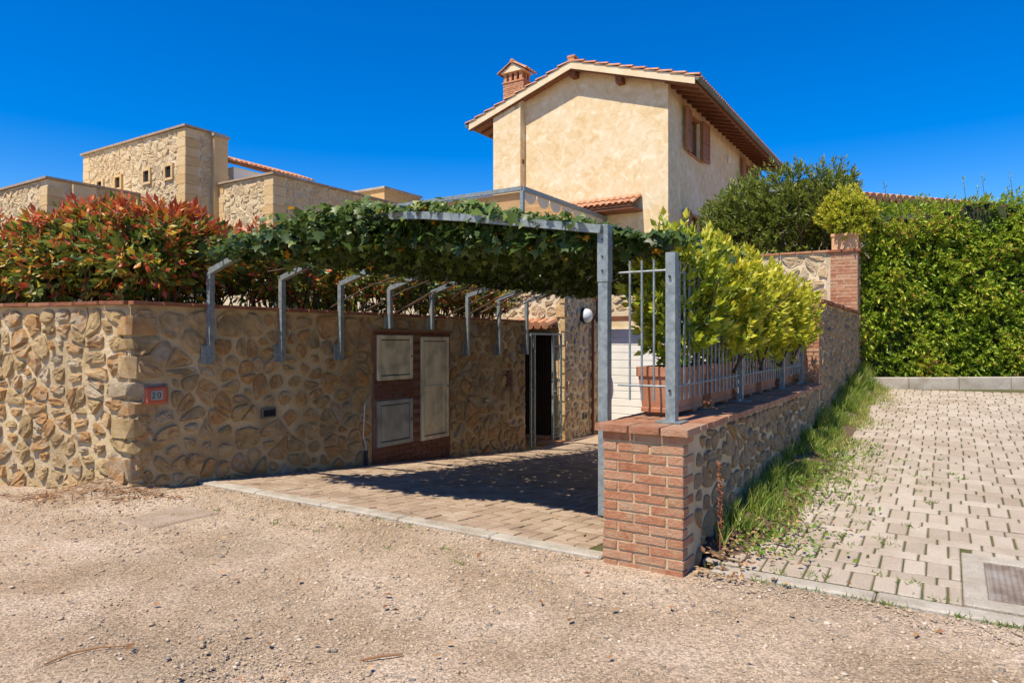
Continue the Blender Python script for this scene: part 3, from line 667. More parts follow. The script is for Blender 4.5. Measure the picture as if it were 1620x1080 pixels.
b = MB(); sec = [(.02,2.9),(1.09,2.9),(1.09,zu(1.09)),(.02,zu(.02))]
b.add([(x,-.30,z) for x,z in sec]+[(x,.01,z) for x,z in sec], [(0,1,2,3),(7,6,5,4)]+[(i,(i+1)%4,(i+1)%4+4,i+4) for i in range(4)])
cb = b.build('chimney_breast', M['stucco'], t); boxpart('vent', M['wood'], cb, 1.085,1.10,-.17,-.06,7.35,7.5)
# windows with open louvred shutters
for (y0,y1,z0,z1) in WIN:
    w = MB()
    for q in ((y0,y0+.07,z0,z1),(y1-.07,y1,z0,z1),((y0+y1)/2-.04,(y0+y1)/2+.04,z0,z1),(y0+.071,y1-.071,z0,z0+.07),(y0+.071,y1-.071,z1-.07,z1)): w.box(Wh-.16,Wh-.10,*q)
    w = w.build('window', M['shutter'], t)
    boxpart('pane', M['glass'], w, Wh-.14,Wh-.125,y0+.06,(y0+y1)/2-.035,z0+.06,z1-.06); boxpart('pane', M['glass'], w, Wh-.14,Wh-.125,(y0+y1)/2+.035,y1-.06,z0+.06,z1-.06)
    boxpart('sill', M['terracotta'], w, Wh-.10,Wh+.06,y0-.06,y1+.06,z0-.05,z0-.004)
    boxpart('reveal', M['shutter'], w, Wh-.10,Wh+.015,y0+.002,y1-.002,z1-.06,z1-.002)
    for side in (-1, 1):
        hy = y0 if side < 0 else y1; W2 = .60; an = R(5)
        M4 = Matrix.Translation((Wh+.03, hy, 0)) @ Matrix.Rotation(side*(-an) if side > 0 else an, 4, 'Z')
        f = MB()
        def sb(f, u0, u1, q0, q1, z_0, z_1): f.box(u0, u1, min(side*q0, side*q1), max(side*q0, side*q1), z_0, z_1, M4)
        for (q0,q1,za,zb) in ((0,.07,z0,z1),(W2-.07,W2,z0,z1),(.071,W2-.071,z0,z0+.08),(.071,W2-.071,z1-.08,z1),(.071,W2-.071,(z0+z1)/2-.03,(z0+z1)/2+.03)): sb(f, .03,.10,q0,q1,za,zb)
        sh = f.build('shutter', M['shutter'], t)
        nl = 20
        for k in range(nl):
            zc = z0+.09+(z1-z0-.18)*(k+.5)/nl
            if abs(zc-(z0+z1)/2) < .04: continue
            f = MB(); sb(f, .05,.085,.072,W2-.072,zc-.018,zc+.022); f.build('slat', M['shutter'], sh)
boxpart('outdoor_lamp', M['white'], t, Wh, Wh+.10, 6.35, 6.5, 8.15, 8.4, c=.03)
# roof
RA, RB, R0, R1 = -.90, 6.90, -.38, 12.05
rf = MB()
for sgn in (-1, 1):
    e = 3.0+sgn*3.9
    zt0, zt1 = ZA, ZE
    vs = [(3.0,R0,zt0-.13),(e,R0,zt1-.13),(e,R0,zt1),(3.0,R0,zt0)]; vs += [(x,R1,z) for x,_,z in vs]
    rf.add(vs, [(0,1,2,3),(7,6,5,4)]+[(i,(i+1)%4,(i+1)%4+4,i+4) for i in range(4)])
roof = rf.build('roof', M['soffit'], t)
for sgn in (-1, 1):      # cream verge board + brown batten along the gable
    e = 3.0+sgn*3.92
    for (y0,y1,d0,d1,mm) in ((R0-.03,R0-.002,-.20,.035,'cream'),(R0+.002,R0+.06,-.24,-.14,'wood')):
        vs = [(3.0,y0,ZA+d0),(e,y0,ZE+d0),(e,y0,ZE+d1),(3.0,y0,ZA+d1)]; vs += [(x,y1,z) for x,_,z in vs]
        MB().add(vs, [(0,1,2,3),(7,6,5,4)]+[(i,(i+1)%4,(i+1)%4+4,i+4) for i in range(4)]).build('verge_board', M[mm], roof)
def rtile(b, x0, z0, x1, z1, y, r=.095, n=6):
    base = len(b.v); d = Vector((x1-x0, 0, z1-z0)).normalized(); up = Vector((-d.z, 0, d.x)); up = up if up.z > 0 else -up
    for (px, pz, rr) in ((x0,z0,r*.85),(x1,z1,r)):
        for k in range(n+1):
            an = math.pi*k/n; b.v.append(tuple(Vector((px,y,pz)) + Vector((0,math.cos(an)*rr,0)) + up*math.sin(an)*rr*.7))
    for k in range(n): b.f.append((base+k, base+k+1, base+n+2+k, base+n+1+k))
    c1 = len(b.v); b.v.append((x1, y, z1-.01))
    for k in range(n): b.f.append((base+n+1+k, base+n+2+k, c1))
field = MB(); nt_ = 10
for sgn in (-1, 1):
    for j in range(62):
        y = R0+.03+j*.2
        for i in range(nt_):
            f0, f1 = i/nt_, (i+1.15)/nt_
            xa, xb = 3.0+sgn*4.0*f0, 3.0+sgn*4.0*f1; za, zb = ZA+.02-sl_*4.0*f0, ZA+.05-sl_*4.0*f1
            if j == 0:
                q = MB(); rtile(q, xa, za, xb, zb+.03, y, .105); q.build('roof_tile', M['terracotta'], roof)
            else: rtile(field, xa, za, xb, zb, y)
tag(field.build('tile_field', M['terracotta'], roof), kind='stuff')
for j in range(31):
    MB().tube([(3.0,R0-.02+j*.4,ZA+.06),(3.0,R0+.43+j*.4,ZA+.05)], [.12,.10], 8).build('ridge_tile', M['terracotta'], roof)
boxpart('ridge_finial', M['terracotta'], roof, 2.86,3.14,R0-.03,R0+.22,ZA+.13,ZA+.22,c=.02)
for x in (.95, 3.0, 4.55):
    boxpart('purlin', M['wood'], roof, x-.10,x+.10,R0+.08,.02,zu(x)-.27,zu(x)-.06,c=.012)
for j in range(25):      # rafters under both eaves
    y = R0+.12+j*.495
    for sgn in (-1, 1):
        x0, x1 = (Wh-.02, RB-.06) if sgn > 0 else (.02, RA+.06)
        z0_, z1_ = zu(x0)-.0, zu(x1)-.0
        vs = [(x0,y,z0_-.10),(x1,y,z1_-.07),(x1,y,z1_+.005),(x0,y,z0_+.005)]; vs += [(x,y+.075,z) for x,_,z in vs]
        MB().add(vs, [(0,1,2,3),(7,6,5,4)]+[(i,(i+1)%4,(i+1)%4+4,i+4) for i in range(4)]).build('rafter', M['wood'], roof)
for sgn in (-1, 1):
    x = 3.0+sgn*3.99; b = MB(); n = 8
    for y in (R0-.04, R1):
        for k in range(n+1):
            an = math.pi+math.pi*k/n; b.v.append((x+.075*math.cos(an), y, ZE-.03+.075*math.sin(an)))
    for k in range(n): b.f.append((k,k+1,n+2+k,n+1+k))
    b.f.append(tuple(range(n+1))); g = b.build('gutter', M['gutter'], roof)
    md = g.modifiers.new('s','SOLIDIFY'); md.thickness = .008
# chimney
ch = boxpart('chimney', M['brick'], t, .15,.95,.12,.62,9.0,10.24)
zc = 9.05; r = 0
while zc < 10.2:
    for k in range(4):
        x0 = .15+k*.2+(.1 if r % 2 else 0); x1 = min(x0+.19,.955)
        if x1-x0 > .04 and zc > 9.2: brick(ch, ((x0+x1)/2, .125, zc+.03), (x1-x0,.03,.055), 'brick', jit=.001)
    for k in range(3):
        y0 = .13+k*.17; brick(ch, (.945, y0+.08, zc+.03), (.03,.155,.055), 'brick', jit=.001)
    zc += .068; r += 1
boxpart('collar', M['terracotta'], ch, .12,.98,.09,.65,10.245,10.29)
for x, y in [(.16+.205*i, .13) for i in range(4)]+[(.775,.37),(.16,.37),(.775,.56),(.16,.56)]: boxpart('chimney_post', M['terracotta'], ch, x,x+.11,y,y+.09,10.29,10.58)
boxpart('flue', M['dark'], ch, .27,.76,.26,.52,10.2,10.57)
b = MB(); vs = [(.08,.05,10.58),(1.02,.05,10.58),(.55,.05,10.86)]; vs += [(x,.69,z) for x,_,z in vs]
b.add(vs, [(0,1,2),(5,4,3),(0,3,4,1)]); b.add([vs[0],vs[2],vs[5],vs[3]],[(0,1,2,3)]); b.add([vs[1],vs[2],vs[5],vs[4]],[(0,1,2,3)])
cp = b.build('pediment', M['cream'], ch)
for sgn in (-1,1):
    for j in range(4):
        q = MB(); rtile(q, .55, 10.90, .55+sgn*.56, 10.57, .08+j*.18, .10); q.build('roof_tile', M['terracotta'], cp)
MB().tube([(.55,.0,10.92),(.55,.74,10.92)], .08, 8).build('ridge_tile', M['terracotta'], cp)
# tiled door canopy on the gable
cn = boxpart('door_canopy', M['wood'], t, 2.4, 5.20, -.72, -.002, 5.38, 5.44)
for k in range(14):
    x = 2.5+k*.2
    for i in range(2):
        b = MB(); base = []
        for (yy, zz, rr) in ((-.02-.36*i, 5.87-.18*i, .085), (-.42-.36*i, 5.69-.18*i, .10)):
            for q in range(7):
                an = math.pi*q/6; b.v.append((x+math.cos(an)*rr, yy, zz+math.sin(an)*rr*.8))
        for q in range(6): b.f.append((q,q+1,q+8,q+7))
        b.build('roof_tile', M['terracotta'], cn)
b = MB(); b.add([(2.4,-.75,5.46),(5.2,-.75,5.46),(5.2,0,5.84),(2.4,0,5.84)],[(0,1,2,3)]); b.build('canopy_slope', M['soffit'], cn)

# terrace awning
t = thing('terrace_awning', -8.85, 14.37, 2.95, 0, 'grey metal pergola frame with beige gathered fabric before the ochre house', 'awning')
zt = 2.33; b_ = 4.9
for (p, q) in (((0,0),(-5.2,0)),((0,0),(0,b_)),((-5.2,0),(-5.2,b_)),((0,b_),(-5.2,b_))):
    MB().tube([(p[0],p[1],zt),(q[0],q[1],zt)], .05, 4, square=True).build('beam', M['galv'], t)
for x, y in ((0,0),(-5.2,0),(0,b_-.05),(-5.2,b_-.05)): MB().tube([(x,y,-.05),(x,y,zt-.052)], .045, 4, square=True).build('post', M['galv'], t)
b = MB(); nf = 72; nx_ = 2
for i in range(nf+1):
    y = .08+(b_-.16)*i/nf; zz = zt-.08-.16*abs(math.sin(math.pi*i/nf*7))
    for x in (-.06,-5.14): b.v.append((x,y,zz))
for i in range(nf): b.f.append((i*2,i*2+1,i*2+3,i*2+2))
fb = b.build('fabric', M['fabric'], t, True)
for k in range(7):
    yc = .42+k*.665; b = MB()
    for xx in (-.035,-.028): b.v += [(xx, yc+.31*math.cos(R(180+q*18)), zt-.055+.27*math.sin(R(180+q*18))) for q in range(11)]
    b.f += [tuple(range(11)), tuple(range(21,10,-1))]+[(q,q+1,q+12,q+11) for q in range(10)]
    b.build('valance_scallop', M['valance'], t)
MB().add([(-.05,.06,zt-.06),(-5.14,.06,zt-.06),(-5.14,.07,zt-.62),(-.05,.07,zt-.62)],[(0,1,2,3)]).build('front_drop', M['fabric'], t)

# ================================================================== LEFT STONE BUILDING
t = thing('stone_building', -20.70, 12.90, 0, 0, 'flat-topped pale stone building with small square openings above the red hedge', 'building')
def block(x0,x1,y0,y1,zt,zb,open_=()):
    boxpart('wall', M['mortar_pale'], t, x0+.02,x1-.02,y0+.02,y1,zb-3.5,zt)
    b = MB()
    for q in ((x0-.08,x1+.08,y0-.08,y0+.35),(x1-.35,x1+.08,y0+.352,y1)): b.box(q[0],q[1],q[2],q[3],zt+.002,zt+.07)
    b.build('coping', M['slab'], t)
    stones(t, lambda s,z,d: (s, y0+.012-d, z), x0+.45, x1-.45, zb, zt-.02, .32, M['stone_pale'], open_, .018, .016)
    if y1-y0 > 1.3: stones(t, lambda s,z,d: (x1-.012+d, s, z), y0+.5, min(y1,y0+7), zb, zt-.02, .32, M['stone_pale'], (), .018, .016)
    n = int((zt-zb)/.3)
    for k in range(n+1):
        zz = zb+k*.3; w = .50 if k % 2 else .42
        if zz+.29 > zt: continue
        brick(t, (x1-w/2, y0+.02, zz+.145), (w,.06,.29), 'quoin', name='quoin'); brick(t, (x1-.02, y0+w/2, zz+.145), (.06,w,.288), 'quoin', name='quoin')
        brick(t, (x0+w/2, y0+.02, zz+.145), (w,.06,.29), 'quoin', name='quoin')
op = [(-6.5+.9+1.48*k, -6.5+1.26+1.48*k, 6.30, 6.75) for k in range(4)]
op = [(-5.42,-5.10,6.92,7.30),(-4.18,-3.86,6.92,7.30),(-2.36,-2.04,6.90,7.28),(-1.06,-.74,6.88,7.26)]
block(-6.5,0,0,1.42,8.42,3.9,op)
for h in op:
    w = boxpart('opening', M['dark'], t, h[0],h[1],-.004,.018,h[2],h[3])
    f = MB()
    for q in ((h[0]-.10,h[0],h[2]-.08,h[3]+.08),(h[1],h[1]+.10,h[2]-.08,h[3]+.08),(h[0]+.001,h[1]-.001,h[2]-.08,h[2]),(h[0]+.001,h[1]-.001,h[3],h[3]+.08)): f.box(q[0],q[1],-.06,.018,q[2],q[3])
    f.build('surround', M['quoin'], w)
boxpart('pilaster', M['quoin'], t, -.3,.14,.93,1.45,3.5,8.33); boxpart('pilaster_cap', M['concrete'], t, -.32,.2,.88,1.5,8.332,8.42)
block(-.02,2.92,1.1,8.5,6.72,3.4)
block(-9.5,-2.64,-2.87,-.03,6.50,3.0)
boxpart('pilaster', M['quoin'], t, -2.75,-2.48,-2.2,-1.5,3.0,6.44)
boxpart('roof_box', M['quoin'], t, -1.2,1.9,7.2,9.4,3.0,7.55); boxpart('roof_box_cap', M['concrete'], t, -1.25,1.97,7.12,9.45,7.552,7.64)
t = thing('white_house', -21.1, 14.95, 2.9, 0, 'white house with a tiled eave peeping over the stone building', 'house')
boxpart('wall', M['white'], t, -4,0,0,3.4,0,4.72); 
b = MB(); b.add([(-2.2,-.3,5.72),(.16,-.3,4.86),(.16,3.6,4.80),(-2.2,3.6,5.66),(-2.2,-.3,5.62),(.16,-.3,4.76),(.16,3.6,4.70),(-2.2,3.6,5.56)],[(0,1,2,3),(7,6,5,4),(0,4,5,1),(1,5,6,2),(2,6,7,3)])
rr_ = b.build('roof', M['soffit'], t)
for j in range(19):
    q = MB(); rtile(q, -.8, 5.23, .22, 4.86, -.25+j*.2, .10); q.build('roof_tile', M['terracotta'], rr_)
w = boxpart('window', M['wood'], t, .002,.03,.35,1.35,3.6,4.42); boxpart('pane', M['glass'], w, .028,.036,.43,1.27,3.68,4.34)

# building behind the right hedge + metal frame on the terrace
p0, p1 = Vector((8.2,15.95)), Vector((16.5,18.6)); ang = math.atan2(p1.y-p0.y, p1.x-p0.x)
t = bpy.data.objects.new('neighbour_house', None); COL.objects.link(t); t.location = (p0.x,p0.y,.6); t.rotation_euler = (0,0,ang)
tag(t, 'cream house with a low terracotta roof edge behind the clipped hedge', 'house')
boxpart('wall', M['cream'], t, .3,8.6,.4,6,0,4.15)
boxpart('eave_board', M['terracotta'], t, 0,8.9,.06,6.3,4.152,4.24)
for j in range(44):
    MB().tube([(.1+j*.2,0,4.30),(.1+j*.2,1.6,4.62)], [.10,.09], 8).build('roof_tile', M['terracotta'], t)
t = thing('terrace_canopy', -2.05, 18.6, 2.95, 0, 'grey metal flat canopy frame on the terrace behind the bushes', 'canopy')
for x, y in ((0,0),(-3,0),(0,3.5),(-3,3.5)): MB().tube([(x,y,-.02),(x,y,2.43)], .06, 4, square=True).build('post', M['galv'], t)
for p, q in (((.1,0),(-3.1,0)),((0,.06),(0,3.6)),((-3,.06),(-3,3.6)),((.1,3.6),(-3.1,3.6))): MB().tube([(p[0],p[1],2.5),(q[0],q[1],2.5)], .065, 4, square=True).build('beam', M['galv'], t)
boxpart('roof_sheet', M['gutter'], t, -3.1,.1,-.1,3.7,2.57,2.61)

# ================================================================== PERGOLA, FENCE, POTS
PR = [(-.06,2.24),(.62,2.40),(1.6,2.56),(2.3,2.60),(2.98,2.55),(3.4,2.49),(4.55,2.30)]   # arch profile, x from left wall
t = thing('carport_pergola', AL, 4.40, 0, 0, 'galvanised steel carport pergola of bent arches bolted to the stone walls', 'pergola')
def arch_z(x):
    for (x0,z0),(x1,z1) in zip(PR[:-1], PR[1:]):
        if x <= x1: return z0+(z1-z0)*(x-x0)/(x1-x0)
    return PR[-1][1]
plate_me = MB().cbox(-.012,.012,-.055,.055,-.10,.10,c=.004).mesh('wall_plate', M['galv'])
for k in range(8):
    y = .924*k; zb = 1.28 if k not in (3,4) else 1.70
    MB().tube([(.07,y,zb-.02),(.07,y,2.24)], .029, 4, square=True).build('post', M['galv'], t)
    pt = link('wall_plate', plate_me, t); pt.location = (.035, y-.03, zb+.08)
    MB().tube([(.07,y,2.24)]+[(x,y,z) for x,z in PR[1:-1]]+[(4.62,y,2.29)], .030, 4, square=True).build('arch', M['galv'], t)
for k in (0,3,6):
    y = .924*k+.05*(k==0)
    MB().tube([(4.62,y,.27 if k==0 else zramp(4.4+y)+.3),(4.62,y,2.32)], .036, 4, square=True).build('post', M['galv'], t)
boxpart('post_sleeve', M['galv'], t, 4.578,4.662,.008,.092,1.92,2.325, c=.004)
for z in (2.0,2.1,2.22): MB().tube([(4.62,-.002,z),(4.62,.012,z)], .007, 6).build('bolt', M['ink'], t)
MB().tube([(4.62,.09,2.20),(4.62,6.6,2.20)], .025, 4, square=True).build('side_beam', M['galv'], t)
# fence on the low wall
t = thing('steel_fence', -1.60, 4.565, .943, 0, 'galvanised bar fence with square posts along the brick coping', 'fence')
fence_posts = [(0,0),(-.02,1.92),(-.03,3.88),(-.03,5.12)]
for i, (x, y) in enumerate(fence_posts):
    w = .034 if i == 0 else .026
    p = MB().tube([(x,y,.004),(x,y,1.17)], w, 4, square=True).build('post', M['galv'], t)
    boxpart('base_plate', M['galv'], p, x-.09,x+.09,y-.09,y+.09,.001,.010)
    for z in ((.22,1.0) if i == 0 else ()): MB().tube([(x-.001,y-.041,z),(x-.001,y-.05,z)], .010, 8).build('bolt', M['ink'], p)
def fbars(p, q, n):
    for z in (.245, 1.05): MB().tube([(p[0],p[1],z),(q[0],q[1],z)], .0085, 6).build('rail', M['galv'], t)
    for k in range(1, n):
        f = k/n; x, y = p[0]+(q[0]-p[0])*f, p[1]+(q[1]-p[1])*f
        MB().tube([(x,y,.14),(x,y,1.13)], .0085, 6).build('bar', M['galv'], t)
fbars((-.40,.0),(-.04,0),4)
fbars((-.001,.045),(-.02,1.89),16); fbars((-.02,1.95),(-.03,3.85),16); fbars((-.03,3.91),(-.03,5.10),10)
# troughs
ORD = ['first','second','third','fourth','fifth']
def pot_mesh(p, L, Wp, H):
    b = MB()
    def ring(w, l, z): return [(-w/2,-l/2,z),(w/2,-l/2,z),(w/2,l/2,z),(-w/2,l/2,z)]
    rings = [ring(Wp*.80,L*.90,.03), ring(Wp*.80+.012,L*.90+.012,.032), ring(Wp*.80+.012,L*.90+.012,.06), ring(Wp*.80,L*.90,.066), ring(Wp*.93,L*.965,H-.075), ring(Wp,L,H-.07), ring(Wp,L,H-.004), ring(Wp-.03,L-.03,H), ring(Wp-.05,L-.05,H-.02), ring(Wp-.06,L-.06,H-.07)]
    vs = [v for r_ in rings for v in r_]; fs = [(3,2,1,0)]
    for i in range(len(rings)-1): fs += [(i*4+k, i*4+(k+1)%4, i*4+4+(k+1)%4, i*4+4+k) for k in range(4)]
    fs.append(tuple((len(rings)-1)*4+k for k in range(4)))
    b.add(vs, fs); b.build('trough', M['pot'], p)
    for y in (-L*.3, L*.3): boxpart('foot', M['pot'], p, -Wp*.34, Wp*.34, y-.05, y+.05, 0, .031)
    boxpart('soil', M['soil'], p, -Wp/2+.035, Wp/2-.035, -L/2+.035, L/2-.035, H-.068, H-.045)
POTS = []
for k in range(5):
    b0 = 4.83+.93*k
    p = thing('terracotta_trough', -1.81, b0+.36, .943, 0, f'{ORD[k]} terracotta trough on the brick coping counted from the square corner post', 'planter', 'terracotta troughs behind the bar fence')
    pot_mesh(p, .74, .31, .37); POTS.append((-1.81, b0+.36))
tp = thing('pillar_pot', -1.655, 14.60, 3.25, 0, 'square terracotta pot standing on the brick pillar', 'planter')
M['pot_light'] = mat('pale_orange_clay', [(0.60,0.32,0.15),(0.68,0.40,0.21)], 0.85, 5, 6, bump=.2)  # lighter orange-tan clay than the troughs
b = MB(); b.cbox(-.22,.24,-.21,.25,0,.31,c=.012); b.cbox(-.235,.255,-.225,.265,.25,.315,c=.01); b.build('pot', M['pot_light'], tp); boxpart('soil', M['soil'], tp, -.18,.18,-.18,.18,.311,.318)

# ================================================================== PLANTS
def stems(parent, n, h, spread, r0=.012, base=.12, name='stem', lean=(0,0)):
    b = MB()
    for i in range(n):
        an = random.uniform(0,6.28); p = Vector((random.gauss(0,base), random.gauss(0,base), -.03)); d = Vector((math.cos(an)*spread+lean[0], math.sin(an)*spread+lean[1], 1))
        pts = [p]
        for k in range(5):
            d = d + Vector((random.gauss(0,.16), random.gauss(0,.16), 0)); pts.append(pts[-1] + d.normalized()*h/5)
        b.tube(pts, [r0*(1-.14*k) for k in range(6)], 5, caps=False)
    o = b.build(name, M['bark'], parent, True); o['kind'] = 'stuff'; return o
def bush(name, a, b, z, rx, ry, h, zlow, nshoots, per, L, m, label, cat, group=None, tintf=None, shell=.55, nst=7, wr=.42, spread=.9, rot=0, up=.6):
    t = thing(name, a, b, z, rot, label, cat, group)
    u = unit(rng.normal(size=(nshoots,3))); rad = (shell+(1-shell)*rng.uniform(0,1,nshoots)**.6)
    ph = rng.uniform(0,6,6)
    lump = 1+.14*np.sin(u[:,0]*4+ph[0])+.12*np.sin(u[:,1]*5+ph[1])+.12*np.sin(u[:,2]*6+ph[2]+u[:,0]*3)
    hz = (h-zlow)/2
    P = u*np.array([rx,ry,hz])*(rad*lump)[:,None]; P[:,2] += zlow+hz
    D = unit(u*np.array([1,1,.7]) + np.array([0,0,up]) + rng.normal(0,.25,u.shape))
    p, d, n_, ll, i, hh = sprigs(P, D, per, L, spread, L*1.3)
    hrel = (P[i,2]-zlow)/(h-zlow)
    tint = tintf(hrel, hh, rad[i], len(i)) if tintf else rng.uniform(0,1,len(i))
    leaves('foliage', p, d, n_, ll, ll*wr, tint, m, t)
    stems(t, nst, h*.85, .35, .012 if h < 1.6 else .02, min(rx,ry)*.25)
    return t
# photinia hedge: shrubs in a row along both runs of the garden wall
def tph(hrel, hh, rad, n):
    base = rng.normal(.25,.14,n); red = (hrel + rng.normal(0,.09,n) > .83) & (rad > .68)
    base = np.where(red, rng.normal(.77,.08,n), base)
    shoot = rng.uniform(0,1,n) < .34*np.clip((rad-.55)*3,0,1)
    return np.where(shoot & ~red, rng.choice([.5,.58,.66,.8,.95],n), base)
PHG = 'photinia shrubs planted along the garden wall'
for k in range(8):
    s = .25+k*.62; c = Vector((AL, 3.587)) + Vector((DLX,DLY))*s - n2*.62
    bush('photinia_shrub', c.x-.1, c.y+.0, 1.70, .52, .50, 1.13+.07*math.sin(k*1.7)+(.10 if k in (1,2) else 0), .26, 400, 9, .104, M['photinia'],
         'red-tipped photinia shrub along the sunny run of the garden wall', 'shrub', PHG, tph, .45, 14, .44, 1.15, 0, .35)
for k in range(10):
    bush('photinia_shrub', AL-.72-.05*(k%2), 4.25+k*.72, 1.70, .50, .50, 1.22-.03*k, .34, 330 if k < 3 else 210, 9, .10, M['photinia'],
         'photinia shrub with bare dark stems behind the carport posts', 'shrub', PHG, tph, .45, 16, .44, 1.15, 0, .35)
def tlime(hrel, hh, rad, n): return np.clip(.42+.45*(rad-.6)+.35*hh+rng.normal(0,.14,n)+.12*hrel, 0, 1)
def tgreen(hrel, hh, rad, n): return np.clip(.22+.25*(rad-.6)+.42*hh+rng.normal(0,.16,n)+.10*hrel, 0, 1)
bush('lime_shrub', -9.4, 8.5, 1.70, .75, .75, 2.05, .2, 500, 8, .08, M['lime'], 'bright yellow-green bush in the garden behind the ivy', 'shrub', None, tlime)
SHL = ['tall green shrub in the first trough, spilling past the bar fence', 'bushy yellow-green shrub in the second trough', 'yellow-green shrub in the third trough, fence bars showing beneath', 'yellow-green shrub in the fourth trough along the low wall', 'low yellow-green shrub in the last trough beside the brick wall end']
for k, (a, b) in enumerate(POTS):
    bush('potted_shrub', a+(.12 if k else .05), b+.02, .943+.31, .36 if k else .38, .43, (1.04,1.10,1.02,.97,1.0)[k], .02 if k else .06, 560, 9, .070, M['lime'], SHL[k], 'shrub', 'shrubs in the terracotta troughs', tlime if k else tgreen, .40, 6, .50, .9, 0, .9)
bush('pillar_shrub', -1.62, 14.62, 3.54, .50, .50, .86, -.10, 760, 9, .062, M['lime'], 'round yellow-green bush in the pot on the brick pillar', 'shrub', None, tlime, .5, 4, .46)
for k, (a, b, h, rx) in enumerate(((-4.12,15.35,1.75,.48),(-3.6,15.3,2.0,.68),(-2.85,15.25,2.25,.72),(-2.15,15.35,2.1,.62))):
    bush('terrace_shrub', a, b, 2.95, rx, .60, h, .12, 820, 9, .105, M['olive'], 'dark olive-green leafy shrub behind the sunlit parapet', 'shrub', 'shrubs on the terrace', lambda hr,hh,rad,n: np.clip(.22+.5*hh*rng.uniform(0,1,n)+rng.normal(.1,.16,n),0,1), .45, 10, .32, .8)
bush('trailing_plant', -1.2, 15.0, 2.55, .33, .33, .62, -.25, 220, 8, .05, M['hedge'], 'trailing green plant hanging below the pillar pot', 'plant', None, tgreen, .4, 3)

# tall clipped hedge at the end of the yard
hd = Vector((10.86, 3.36)).normalized(); hn = Vector((hd.y, -hd.x)); hang = math.atan2(hd.y, hd.x)
t = thing('hedge', -1.15, 14.55, zpave(14.3)+.10, hang, 'tall dense green hedge rising above the far kerb of the paved yard', 'hedge')
LH = 11.0
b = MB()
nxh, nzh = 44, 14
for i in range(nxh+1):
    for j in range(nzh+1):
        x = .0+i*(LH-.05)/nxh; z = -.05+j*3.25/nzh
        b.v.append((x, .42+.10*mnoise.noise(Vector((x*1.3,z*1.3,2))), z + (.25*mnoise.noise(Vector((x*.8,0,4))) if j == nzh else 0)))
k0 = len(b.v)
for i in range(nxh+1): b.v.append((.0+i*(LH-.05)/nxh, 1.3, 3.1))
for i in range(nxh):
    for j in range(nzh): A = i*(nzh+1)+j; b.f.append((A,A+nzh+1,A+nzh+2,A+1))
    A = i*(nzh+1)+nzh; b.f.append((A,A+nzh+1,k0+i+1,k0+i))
b.build('backing_sheet', M['core'], t, True)  # dark sheet added behind the leaves to stop see-through
ns = 15000
x = rng.uniform(-.22, LH, ns); z = rng.uniform(-.02, 1, ns)**.95*3.45
fld = np.array([mnoise.noise(Vector((p*1.5,q*1.5,9)))+.6*mnoise.noise(Vector((p*4,q*4,1))) for p, q in zip(x,z)])
top = np.array([3.35+.22*mnoise.noise(Vector((p*.9,0,3)))+.16*mnoise.noise(Vector((p*3,0,8))) + .07*p*.5 for p in x])
z = np.minimum(z/3.45*top, top)
y = .26 - .20*fld + rng.uniform(0,.22,ns); y += np.clip(z-3.0,0,1)*rng.uniform(0,1.6,ns)
P = np.stack([x,y,z],1); D = unit(np.stack([rng.normal(0,.45,ns), -.75+rng.normal(0,.3,ns), rng.normal(-.05,.5,ns)+(z > 3.1)*.9],1))
p, d, n_, ll, i, hh = sprigs(P, D, 7, .088, .8, .14)
leaves('foliage', p, d, n_, ll, ll*.38, np.clip(.27+.37*hh+.30*fld[i]+rng.normal(.08,.14,len(i)) + (rng.uniform(0,1,len(i)) < .006)*.7,0,1), M['hedge'], t)
ns = 60; P = np.stack([rng.uniform(0,LH,ns), rng.uniform(.3,1.1,ns), 3.35+rng.uniform(0,.55,ns)**1.0],1)
b = MB()
for q in P: b.tube([(q[0],q[1]+.05,3.1),(q[0]+.03,q[1],q[2]*.5+1.6),(q[0],q[1],q[2])], [.006,.005,.003], 4)
o = b.build('shoots', M['bark'], t); o['kind'] = 'stuff'
p, d, n_, ll, i, hh = sprigs(P-np.array([0,0,.12]), np.tile(np.array([[0,0,1.0]]),(ns,1)), 9, .06, 1.0, .2)
leaves('shoot_leaves', p, d, n_, ll, ll*.4, rng.uniform(.3,.8,len(i)), M['hedge'], t)

# ivy roof on the pergola
t = thing('ivy_roof', AL, 4.40, 0, 0, 'thick dark ivy covering the carport pergola with a few orange leaves', 'ivy')
def az(x): return np.interp(x, [p[0] for p in PR], [p[1] for p in PR])
n = 54000
x = rng.uniform(-.15, 5.5, n); y = rng.uniform(-.10, 7.0, n)**1.0
fr = rng.uniform(0,1,n) < .19; y = np.where(fr, rng.normal(.0,.13,n)+.06+.06*(x>2.6), y)
y = np.where(fr & (x < 2.5), y-rng.uniform(0,.30,n)*np.clip((2.7-x)/.8,0,1), y)
lump = np.array([mnoise.noise(Vector((p*1.6,q*1.6,2)))+.6*mnoise.noise(Vector((p*4.5,q*4.5,6))) for p, q in zip(x,y)])
front = np.clip(1-np.abs(y)/.6,0,1)
thick = .15+.12*lump+.05*front
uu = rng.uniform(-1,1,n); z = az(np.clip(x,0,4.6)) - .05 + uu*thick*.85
hang = (rng.uniform(0,1,n) < .25); z = np.where(hang, az(np.clip(x,0,4.6))-rng.uniform(.05,.34,n)*(1+.6*lump), z)
z -= np.where((x > 2.3) & (y < .1), np.clip(z-az(x)+.12,0,.4)*.0, 0)
zmin = np.interp(x,[-.2,.5,1.2,2.5,5],[2.46,2.42,2.34,2.26,2.2])+.07*lump
keep = (z > zmin) & ~(x < .18) & ~((x > 2.70) & (y < .045) & (z < az(x)+.04) & (rng.uniform(0,1,n) < .88)) & ~((x > 2.70) & (y < -.02) & (rng.uniform(0,1,n) < .75))
